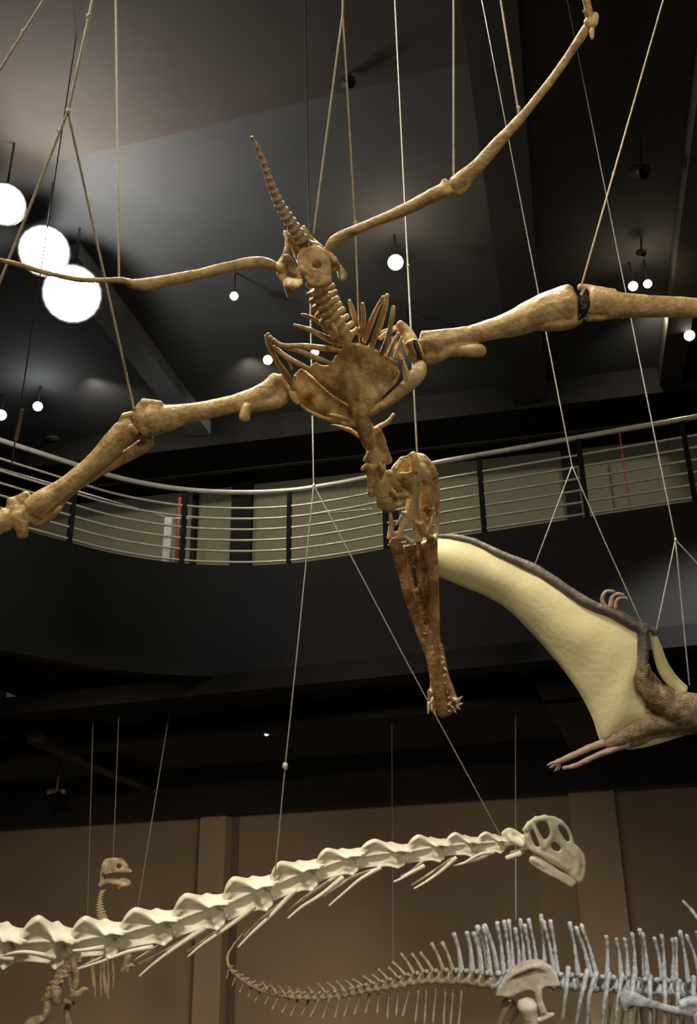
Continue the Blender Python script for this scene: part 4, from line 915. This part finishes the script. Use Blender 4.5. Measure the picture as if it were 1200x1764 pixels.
# axis vertebra before the skull
b = bmesh.new(); D0 = 6.17
pt(b, [(868, 1450, D0, 9), (885, 1448, D0, 8), (903, 1448, D0, 9)], 12, 4)
pt(b, [(866, 1438, D0, 5), (877, 1430, D0, 5), (890, 1436, D0, 5), (902, 1446, D0, 5)], 10, 4)
pt(b, [(876, 1432, D0, 5), (880, 1445, D0 - .03, 5), (900, 1455, D0 - .04, 7)], 10, 4)
pt(b, [(903, 1440, D0 - .03, 5), (905, 1462, D0 - .03, 6)], 10, 4)
obj('neck_vertebra', fuse(b, 0.008, 2, 0.003, 20), 'bone_ivory', lr)
for (x0, y0, x1, y1, dd) in ((896, 1470, 872, 1478, -.05), (902, 1466, 880, 1470, .05)):
    b = bmesh.new(); pt(b, [(x0, y0, D0 + dd, 5), (x1, y1, D0 + dd, 4)], 10, 3); obj('neck_rib', b, 'bone_ivory', lr)
# skull: two side plates with openings, joined by roof and snout
so = [z11(x, y) for x, y in [(818, 185), (838, 155), (870, 132), (915, 120), (965, 126), (1005, 145), (1032, 178), (1050, 225), (1058, 252), (1085, 275), (1108, 305), (1116, 345), (1112, 400), (1098, 432), (1080, 438), (1040, 405), (1010, 382), (960, 352), (905, 318), (865, 300), (848, 270), (828, 230)]]
orbit = [z11(x, y) for x, y in [(893, 148), (935, 148), (952, 176), (948, 208), (930, 238), (914, 230), (894, 194), (880, 166)]]
nar = [z11(x, y) for x, y in [(984, 158), (1008, 168), (1030, 202), (1042, 246), (1028, 246), (1002, 216), (986, 190)]]
ant = [z11(x, y) for x, y in [(950, 250), (965, 242), (985, 255), (998, 278), (992, 292), (968, 288), (950, 272)]]
tmpf = [z11(x, y) for x, y in [(860, 175), (872, 200), (890, 240), (905, 275), (880, 268), (862, 235), (852, 195)]]
DS = 6.20
def sk_w(x, y):                                  # half width of the skull
    zx = (x - 600) * 2.727; return 0.10 * (1 - 0.35 * max(0, (zx - 930) / 190)) 
b = bmesh.new()
merge(b, plate(so, [orbit, nar, ant, tmpf], lambda x, y: DS - sk_w(x, y), 6, 1.0))
merge(b, plate(so, [orbit, nar, ant, tmpf], lambda x, y: DS + sk_w(x, y), 6, 1.0))
for (x, y, r) in [(825, 190, 6), (845, 158, 6), (880, 136, 7), (920, 128, 7), (965, 134, 6), (1085, 300, 10), (1095, 340, 12), (1098, 380, 12), (1080, 290, 9), (1090, 410, 10), (840, 240, 7), (858, 275, 7), (1065, 275, 8)]:
    q = z11(x, y); w_ = sk_w(*q); pt(b, [(*q, DS - w_, r/2.0), (*q, DS, r/1.7), (*q, DS + w_, r/2.0)], 10, 4)
for s in (-1, 1):
    pt(b, [z11(985, 150, DS + s*.02, 10), z11(1025, 180, DS + s*.02, 9), z11(1045, 225, DS + s*.03, 9), z11(1052, 262, DS + s*.05, 12)], 10, 4)
    pt(b, [z11(940, 150, DS + s*.10, 12), z11(958, 200, DS + s*.105, 13), z11(940, 240, DS + s*.105, 12), z11(905, 285, DS + s*.10, 12)], 10, 4)
    pt(b, [z11(958, 205, DS + s*.10, 14), z11(1010, 260, DS + s*.08, 18), z11(1060, 310, DS + s*.07, 20)], 10, 4)
for s in (-1, 1):                               # brow, cheek and back ridges
    pt(b, [z11(828, 190, DS + s*.105, 12), z11(850, 160, DS + s*.105, 11), z11(890, 138, DS + s*.105, 10), z11(940, 138, DS + s*.10, 10)], 10, 4)
    pt(b, [z11(835, 215, DS + s*.105, 13), z11(850, 265, DS + s*.105, 13), z11(880, 290, DS + s*.105, 13), z11(950, 318, DS + s*.10, 12), z11(1030, 372, DS + s*.085, 12)], 10, 4)
    pt(b, [z11(866, 160, DS + s*.11, 8), z11(888, 215, DS + s*.112, 9), z11(912, 275, DS + s*.11, 10)], 10, 4)
    pt(b, [z11(1060, 285, DS + s*.07, 18), z11(1075, 340, DS + s*.07, 20), z11(1070, 390, DS + s*.07, 18)], 10, 4)
obj('skull', fuse(b, 0.0075, 2, 0.0025, 14), 'bone_ivory', lr)
mo = [z11(x, y) for x, y in [(848, 318), (872, 308), (905, 322), (945, 348), (985, 378), (1030, 400), (1055, 408), (1075, 432), (1060, 452), (1045, 460), (1010, 440), (960, 412), (905, 385), (865, 358), (846, 340)]]
b = bmesh.new()
for s in (-1, 1): merge(b, plate(mo, [], lambda x, y, s=s: DS + s * sk_w(x, y) * 0.92, 6, 1.0))
for s in (-1, 1):
    pt(b, [z11(862, 325, DS + s*.10, 12), z11(930, 365, DS + s*.09, 13), z11(1000, 405, DS + s*.07, 13)], 10, 4)
for x, y in ((1045, 440), (1055, 425), (1030, 425)):
    q = z11(x, y); pt(b, [(*q, DS - .06, 7), (*q, DS, 7), (*q, DS + .06, 7)], 10, 3)
obj('lower_jaw', fuse(b, 0.0075, 2, 0.0025, 14), 'bone_ivory', lr)
for k in range(7):
    x, y = 1010 + k*12, 392 + k*6
    for s in (-1, 1):
        q = z11(x, y); b = bmesh.new(); pt(b, [(q[0], q[1], DS + s*.07, 2.2), (q[0]+.6, q[1]+5, DS + s*.07, 1.0)], 8, 2); obj('tooth', b, 'bone_ivory', lr)
cable_up((540, 836, 5.9), (528, 160), 'long thin cable behind the ribs forking to the ivory neck and skull', 'wire', 1.3, knots=[(491, 1320, 5.85, 5), (540, 836, 5.9, 2.5)],
         forks=[[(540, 836, 5.9), (515, 1090, 5.88), (491, 1320, 5.85), (473, 1512, 5.84)], [(540, 836, 5.9), (700, 1140, 6.0), (862, 1440, 6.15)]])

# ================================================================== SPINED SKELETON (bottom right)
DEPTH = 1.8; FL = -0.9
sr = thing('spined_dinosaur_skeleton', Vector((P(890, 1700, 7).x, P(890, 1700, 7).y, FL)), 'grey and sandy dinosaur skeleton with tall back spines and a thin curling tail', 'skeleton')
SD = 7.0
path = cr([z12(128, 72, 7.5, 3), z12(90, 125, 7.5, 5), z12(55, 170, 7.45, 7), z12(30, 215, 7.4, 9), z12(36, 262, 7.35, 11), z12(75, 302, 7.3, 13), z12(150, 348, 7.25, 15), z12(240, 380, 7.2, 16), z12(380, 393, 7.1, 17), z12(500, 386, 7.05, 18), z12(620, 362, 7.0, 20), z12(740, 340, 7.0, 25), z12(850, 318, 7.0, 28), z12(1000, 312, 7.0, 32), z12(1180, 330, 7.0, 36), z13(200, 470, 7.0, 40), z13(400, 480, 7.0, 42), z13(700, 500, 7.0, 44), z13(1000, 520, 7.0, 46), z13(1200, 530, 7.0, 46), z13(1400, 540, 7.0, 46)], 8)
pcum = [0]
for i in range(1, len(path)): pcum.append(pcum[-1] + math.dist(path[i][:2], path[i-1][:2]))
s = 0; tv = []
while s < pcum[-1] - 5:
    q = path_at(path, pcum, s); st_ = 8 + q[3] * 0.75; tv.append((s, st_)); s += st_
for i, (s0, st_) in enumerate(tv):
    a = path_at(path, pcum, s0); m_ = path_at(path, pcum, s0 + st_/2); c_ = path_at(path, pcum, s0 + st_*0.94)
    r = a[3]; b = bmesh.new()
    pt(b, [(*a[:3], r*1.0), (*m_[:3], r*0.72), (*c_[:3], r*1.0)], 10, 3)
    if r > 4:
        for sd in (-1, 1): pt(b, [(m_[0], m_[1] - r*.6, m_[2], r*.45), (m_[0] + 2, m_[1] - r*1.1, m_[2] + sd*r*0.006, r*.38)], 8, 2)
        pt(b, [(m_[0] - 1, m_[1] - r*.5, m_[2] - 0.03, r*.4), (m_[0] + 5, m_[1] - r*1.25, m_[2] - .03, r*.36)], 8, 2)
    b = fuse(b, 0.0145 if r < 8 else 0.019, 1, 0.005, 14)
    obj('tail_vertebra' if a[0] < 850 else 'back_vertebra', b, 'bone_sand' if a[0] < 840 else 'bone_grey', sr)
def rod(name, pts, m, par=None, n=10, vox=0.0, amp=0.0):
    b = bmesh.new(); pt(b, pts, n, 4)
    if vox: b = fuse(b, vox, 1, amp, 18)
    return obj(name, b, m, par or sr)
# tail spines (base, tip)
tsp = [((196, 352), (178, 330)), ((235, 368), (212, 342)), ((275, 380), (252, 348)), ((312, 384), (292, 352)), ((352, 384), (328, 358)), ((398, 382), (376, 352)), ((450, 372), (418, 338)), ((498, 365), (460, 335)), ((532, 362), (498, 328)), ((572, 350), (536, 325)), ((612, 342), (566, 318)), ((658, 335), (612, 305)), ((690, 328), (652, 300)), ((722, 318), (678, 276)), ((762, 310), (722, 268)), ((796, 298), (738, 244)), ((830, 290), (776, 210)), ((872, 288), (822, 210)), ((914, 282), (858, 204)), ((955, 275), (906, 164)), ((996, 276), (952, 160)), ((1032, 276), (1003, 122)), ((1078, 270), (1058, 116)), ((1118, 270), (1088, 118)), ((1150, 268), (1104, 90)), ((1190, 268), (1134, 86))]
for (bx, by), (tx, ty) in tsp:
    L = by - ty; r = 6 + L * 0.045; q = path_at(path, pcum, 1e9) if False else None
    rod('spine', [z12(bx + 4, by + 10, 7.02 if bx > 500 else 7.14, r*1.1), z12((bx+tx)/2 + L*.05, (by+ty)/2, 7.02 if bx > 500 else 7.14, r*0.72), z12(tx, ty, 7.02 if bx > 500 else 7.14, r*.95)], 'bone_sand' if bx < 1000 else 'bone_grey')
csp = [((32, 285), (26, 312)), ((62, 318), (50, 342)), ((95, 345), (82, 372)), ((130, 362), (118, 392)), ((168, 378), (150, 408)), ((205, 400), (190, 422)), ((245, 405), (222, 444)), ((292, 412), (264, 460)), ((330, 415), (302, 472)), ((378, 415), (348, 470)), ((422, 412), (384, 480)), ((465, 410), (438, 485)), ((508, 405), (492, 482)), ((552, 402), (530, 478)), ((595, 402), (574, 470)), ((640, 390), (622, 462)), ((680, 388), (672, 460)), ((722, 382), (716, 486)), ((762, 378), (754, 472)), ((808, 372), (782, 476)), ((850, 368), (836, 504)), ((884, 366), (876, 508)), ((926, 362), (912, 505)), ((966, 364), (958, 520)), ((1000, 370), (986, 535)), ((1036, 370), (1020, 550))]
for (bx, by), (tx, ty) in csp:
    dd = 7.3 if bx < 200 else (7.18 if bx < 400 else 7.02)
    k = 0.55 + min(1, bx / 800) * 0.5
    rod('chevron', [z12(bx, by - 6, dd, 8*k), z12((bx+tx)/2, (by+ty)/2, dd, 4.6*k), z12(tx, ty, dd, 6.5*k)], 'bone_sand')
bsp = [((30, 410), (4, 172)), ((75, 405), (40, 172), ), ((150, 400), (112, 145)), ((182, 360), (150, 138)), ((200, 360), (175, 135)), ((236, 345), (212, 180)), ((262, 345), (238, 130)), ((335, 345), (285, 130)), ((300, 340), (262, 160)), ((372, 360), (350, 106)), ((425, 340), (366, 140)), ((440, 330), (402, 136)), ((552, 390), (508, 148)), ((620, 400), (545, 172)), ((650, 405), (574, 160)), ((710, 420), (705, 220)), ((785, 425), (760, 235)), ((822, 430), (806, 235)), ((862, 430), (846, 205)), ((915, 440), (888, 184)), ((930, 440), (903, 205)), ((1008, 450), (968, 230)), ((1020, 450), (1006, 215)), ((1066, 460), (1066, 236)), ((1082, 460), (1082, 232)), ((1148, 450), (1108, 194)), ((1215, 440), (1146, 214)), ((1270, 440), (1200, 200)), ((1330, 440), (1270, 210))]
for (bx, by), (tx, ty) in bsp:
    L = by - ty
    dd = SD + random.uniform(-.03, .03)
    by = max(by, 425)
    rod('spine', [z13(bx + 2, by + 14, dd, 17), z13(bx*.45+tx*.55 + 6, (by+ty)/2, dd, 11), z13(tx + 3, ty + 30, dd, 14), z13(tx, ty + 8, dd, 15)], 'bone_grey', vox=0.018, amp=0.006)
rsp = [((500, 400), (486, 540), (468, 690)), ((604, 415), (570, 560), (540, 720)), ((654, 425), (614, 560), (602, 740)), ((722, 430), (696, 600), (682, 760)), ((792, 435), (768, 600), (752, 780)), ((858, 440), (842, 600), (830, 800)), ((945, 445), (944, 600), (945, 820)), ((1024, 462), (1026, 620), (1018, 830)), ((1098, 470), (1094, 640), (1090, 840)), ((1182, 450), (1180, 640), (1178, 850)), ((1260, 450), (1262, 640), (1266, 850))]
for pts in rsp:
    rod('rib', [z13(x, y, 6.86 - 0.1*math.sin(j*1.3), (15, 12, 9)[j]) for j, (x, y) in enumerate(pts)], 'bone_grey')
for pts in rsp[3:]:
    rod('rib', [z13(x + 30, y + 20, 7.12 + 0.1*math.sin(j*1.3), (12, 9, 7)[j]) for j, (x, y) in enumerate(pts)], 'bone_sand')
# hip
il = [z13(x, y) for x, y in [(100, 552), (118, 500), (150, 448), (190, 408), (240, 375), (300, 357), (360, 362), (405, 390), (438, 430), (458, 500), (420, 500), (375, 500), (345, 525), (345, 570), (362, 620), (385, 645), (350, 648), (328, 600), (318, 550), (300, 520), (262, 520), (225, 540), (190, 560)]]
for dd, nm in ((6.78, 'near'), (7.24, 'far')):
    b = bmesh.new(); merge(b, plate(il, [], lambda x, y, dd=dd: dd + 0.02 * math.cos((x - 900) / 22), 12, 2.0))
    sg = -1 if nm == 'near' else 1
    pt(b, [z13(150, 470, dd + sg*.01, 12), z13(230, 420, dd + sg*.02, 16), z13(330, 390, dd + sg*.02, 18), z13(420, 440, dd + sg*.01, 14)], 10, 4)
    pt(b, [z13(345, 500, dd, 20), z13(340, 570, dd, 20), z13(365, 640, dd, 22)], 10, 4)
    pt(b, [z13(335, 690, dd, 15), z13(380, 668, dd, 17), z13(420, 652, dd, 12)], 10, 4)
    obj('hip_bone', fuse(b, 0.018, 2, 0.008, 8), 'bone_pink', sr)
def leg_to_floor(a, mid, dd, m):
    """thigh, shin and foot down to the floor"""
    h = P(*z13(*a), dd); k = P(*z13(*mid), dd); b = bmesh.new()
    wt(b, [(*h, .135), (*h.lerp(k, .3), .10), (*h.lerp(k, .7), .09), (*k, .135)], 12, 4); obj('thigh_bone', fuse(b, .019, 2, .009, 8), m, sr)
    an = Vector((k.x - 0.12, k.y + .02, FL + 0.16)); b = bmesh.new(); wt(b, [(*k, .115), (*k.lerp(an, .5), .065), (*an, .09)], 12, 4); obj('shin_bone', fuse(b, .019, 2, .008, 8), m, sr)
    for t_ in (-1, 0, 1):
        b = bmesh.new(); wt(b, [(an.x, an.y + t_*.05, FL + .12, .05), (an.x + .16, an.y + t_*.1, FL + .05, .04), (an.x + .32, an.y + t_*.15, FL + .025, .02)], 10, 4); obj('toe', b, m, sr)
leg_to_floor((275, 600), (330, 900), 6.80, 'bone_pink')
leg_to_floor((190, 610), (70, 880), 7.24, 'bone_pink')
# shoulder blade
b = bmesh.new()
pt(b, [z13(815, 560, 6.74, 46), z13(850, 570, 6.74, 44), z13(920, 590, 6.74, 30), z13(1000, 610, 6.74, 24), z13(1090, 635, 6.74, 26), z13(1160, 630, 6.74, 44), z13(1230, 640, 6.74, 60)], 12, 5, flat=0.5, axis=fwd)
pt(b, [z13(810, 520, 6.74, 18), z13(795, 570, 6.74, 22), z13(815, 630, 6.74, 18)], 10, 4, flat=.6, axis=fwd)
pt(b, [z13(1110, 600, 6.74, 24), z13(1180, 580, 6.74, 30), z13(1260, 600, 6.74, 30)], 10, 4)
obj('shoulder_blade', fuse(b, .018, 2, .008, 7), 'bone_grey', sr)
sh = P(*z13(1230, 660), 6.74)
b = bmesh.new(); el = Vector((sh.x - 0.05, sh.y, 0.25)); wt(b, [(*sh, .14), (*sh.lerp(el, .5), .09), (*el, .11)], 12, 4); obj('upper_arm_bone', fuse(b, .018, 2, .008, 8), 'bone_grey', sr)
b = bmesh.new(); wr = Vector((el.x + 0.08, el.y, FL + 0.07)); wt(b, [(*el, .10), (*el.lerp(wr, .5), .06), (*wr, .08)], 12, 4); obj('forearm_bone', fuse(b, .018, 2, .008, 8), 'bone_grey', sr)
# a raised spine of the neck at the right edge
rod('neck_spine', [z13(1122, 38, 6.9, 11), z13(1160, 80, 6.9, 12), z13(1210, 140, 6.9, 15), z13(1290, 230, 6.9, 20), z13(1400, 420, 6.95, 28)], 'bone_grey', vox=.018, amp=.006)
cable_up((888, 1585, 7.0), (887.5, 1300), 'thin cable below the ivory skull down to the tall back spines', 'wire', 0.9, zc=SOF + 0.02)
cable_up((677, 1702, 7.02), (675, 1340), 'faint thin cable behind the middle of the ivory neck', 'wire_dark', 0.7, zc=SOF + 0.02)

# ================================================================== SMALL SKELETON (bottom left)
DEPTH = 1.58
br = thing('small_dinosaur_skeleton', Vector((P(150, 1700, 8.2).x, P(150, 1700, 8.2).y, FL)), 'small sandy upright dinosaur skeleton standing behind the ivory neck at the left', 'skeleton')
BD = 8.2
b = bmesh.new()
ho = [z9(x, y) for x, y in [(618, 168), (640, 138), (690, 132), (740, 134), (765, 160), (785, 195), (808, 222), (770, 226), (700, 224), (650, 236), (628, 238), (612, 215)]]
eye = [z9(x, y) for x, y in [(712, 168), (735, 168), (742, 190), (722, 205), (708, 190)]]
for s in (-1, 1): merge(b, plate(ho, [eye], lambda x, y, s=s: BD + s * 0.06 * (1 - max(0, (x - 200) / 50)), 6, 1.0))
for x, y in ((640, 150), (690, 140), (740, 146), (770, 180), (795, 214), (625, 190)):
    q = z9(x, y); pt(b, [(*q, BD - .05, 3), (*q, BD + .05, 3)], 8, 3)
pt(b, [z9(626, 215, BD, 20), z9(618, 290, BD, 15)], 8, 3)
obj('skull', fuse(b, .0165, 2, .005, 9), 'bone_sand', br)
b = bmesh.new()
pt(b, [z9(606, 300, BD, 16), z9(650, 278, BD, 18), z9(710, 280, BD, 20), z9(750, 298, BD, 18), z9(788, 292, BD, 14)], 10, 4); pt(b, [z9(735, 262, BD, 8), z9(775, 268, BD, 9), z9(794, 290, BD, 9)], 8, 3); pt(b, [z9(715, 290, BD, 14), z9(728, 325, BD, 9)], 8, 3)
obj('lower_jaw', fuse(b, .0150, 1, .005, 9), 'bone_sand', br)
npth = cr([z9(622, 335, BD, 17), z9(608, 380, BD, 17), z9(604, 430, BD, 20), z9(615, 480, BD, 24), z9(625, 530, BD, 28), z9(600, 600, BD, 30), z9(540, 680, BD, 32), z9(450, 760, BD, 34), z9(370, 850, BD, 34), z9(300, 950, BD, 34)], 3)
for i in range(0, len(npth) - 1):
    x, y, d, r = npth[i]; x2, y2, d2, r2 = npth[i+1]
    b = bmesh.new(); pt(b, [(x, y, d, r*.9), ((x+x2)/2, (y+y2)/2, d, r*.6), (x*.1+x2*.9, y*.1+y2*.9, d, r*.8)], 8, 2)
    pt(b, [(x, y, d, r*.5), (x + r*1.2, y - 1, d - .02, r*.35)], 6, 2); pt(b, [(x, y, d, r*.5), (x - r*1.2, y + 2, d - .02, r*.3)], 6, 2)
    obj('spine_vertebra', fuse(b, .0165, 0, .006, 20), 'bone_sand', br)
for pts in ([(565, 700), (572, 850), (580, 980)], [(552, 720), (560, 820), (566, 915)], [(612, 720), (612, 850), (615, 970)], [(630, 720), (640, 880), (662, 995)], [(650, 720), (660, 860), (655, 985)], [(672, 700), (690, 820), (688, 920)], [(380, 760), (350, 850), (330, 920)], [(400, 760), (380, 860), (370, 920)], [(625, 720), (628, 840), (640, 960)], [(358, 790), (330, 870), (310, 930)]):
    rod('rib', [(*z9(x, y), BD + .05, r) for (x, y), r in zip(pts, (2.2, 1.9, 1.6))], 'bone_sand', br, 8)
def bfuse(name, specs, vox=.0165): 
    b = bmesh.new()
    for s_ in specs: pt(b, s_, 10, 3)
    obj(name, fuse(b, vox, 1, .008, 14), 'bone_sand', br)
bfuse('arm_bone', [[z9(430, 700, BD-.1, 22), z9(450, 780, BD-.1, 24), z9(465, 860, BD-.1, 22), z9(455, 920, BD-.1, 24)], [z9(400, 760, BD, 14), z9(420, 850, BD, 14), z9(435, 930, BD, 16)]])
bfuse('hand_bone', [[z9(440, 930, BD-.1, 24), z9(440, 970, BD-.1, 22)], [z9(450, 960, BD-.1, 10), z9(490, 945, BD-.1, 9), z9(538, 930, BD-.1, 6)], [z9(450, 975, BD-.1, 10), z9(500, 962, BD-.1, 8)], [z9(480, 940, BD-.1, 8), z9(500, 922, BD-.1, 7), z9(535, 925, BD-.1, 5)]])
bfuse('arm_bone', [[z9(765, 660, BD-.12, 16), z9(780, 730, BD-.12, 24), z9(768, 780, BD-.12, 20)]])
bfuse('hand_bone', [[z9(775, 780, BD-.12, 22), z9(745, 810, BD-.12, 14), z9(742, 835, BD-.12, 8)], [z9(790, 780, BD-.12, 12), z9(822, 790, BD-.12, 8)], [z9(780, 800, BD-.12, 12), z9(775, 832, BD-.12, 10)]])
bfuse('hip_bone', [[z9(330, 900, BD, 26), z9(340, 960, BD, 40), z9(350, 1010, BD, 30)], [z9(300, 960, BD, 26), z9(265, 1000, BD, 20)], [z9(390, 1000, BD+.1, 18), z9(450, 1020, BD+.1, 12)]])
bfuse('thigh_bone', [[z9(280, 1000, BD, 22), z9(285, 1060, BD, 24), z9(260, 1110, BD, 26), z9(190, 1130, BD-.05, 30)], [z9(190, 1130, BD-.05, 28), z9(160, 1150, BD-.05, 24)]])
bfuse('thigh_bone', [[z9(420, 1010, BD+.2, 16), z9(405, 1080, BD+.2, 20), z9(430, 1160, BD+.2, 20)]])
kx = P(*z9(190, 1145), BD - .05); ka = Vector((kx.x + .12, kx.y, FL + .12)); b = bmesh.new(); wt(b, [(*kx, .09), (*kx.lerp(ka, .5), .055), (*ka, .07)], 10, 4); wt(b, [(*ka, .07), (ka.x - .02, ka.y - .22, FL + .05, .04)], 8, 3); obj('shin_bone', fuse(b, .018, 1, .006, 10), 'bone_sand', br)
kx = P(*z9(430, 1160), BD + .2); ka = Vector((kx.x + .1, kx.y, FL + .12)); b = bmesh.new(); wt(b, [(*kx, .08), (*kx.lerp(ka, .5), .05), (*ka, .07)], 10, 4); wt(b, [(*ka, .07), (ka.x + .02, ka.y - .22, FL + .05, .04)], 8, 3); obj('shin_bone', fuse(b, .018, 1, .006, 10), 'bone_sand', br)
def soff(px, py, x2, y2, d): return upto(px, py, x2, y2, d, SOF)
for (a, t_, lb) in (((150, 1600, 8.25), (156, 1390), 'faint cable left of the small skull at the lower left'), ((195, 1477, 8.2), (198, 1400), 'faint short cable straight above the small skull'), ((233, 1590, 8.3), (275, 1330), 'slanting cable right of the small skull at the lower left')):
    cable_up(a, t_, lb, 'wire_dark', 1.2 if 'slanting' in lb else 0.8, zc=SOF + 0.02)
DEPTH = 1.0
fc = cable_up((20, 800, 7.0), (100, 270), 'faint cable with a metal sleeve dropping past the big lamps to the railing', 'wire_dark', 1.3)
b = bmesh.new(); pt(b, [(38, 706, 6.99, 3.6), (33, 730, 6.99, 3.4), (27, 758, 6.99, 3.6)], 10, 3); obj('sleeve', b, 'rope', fc)
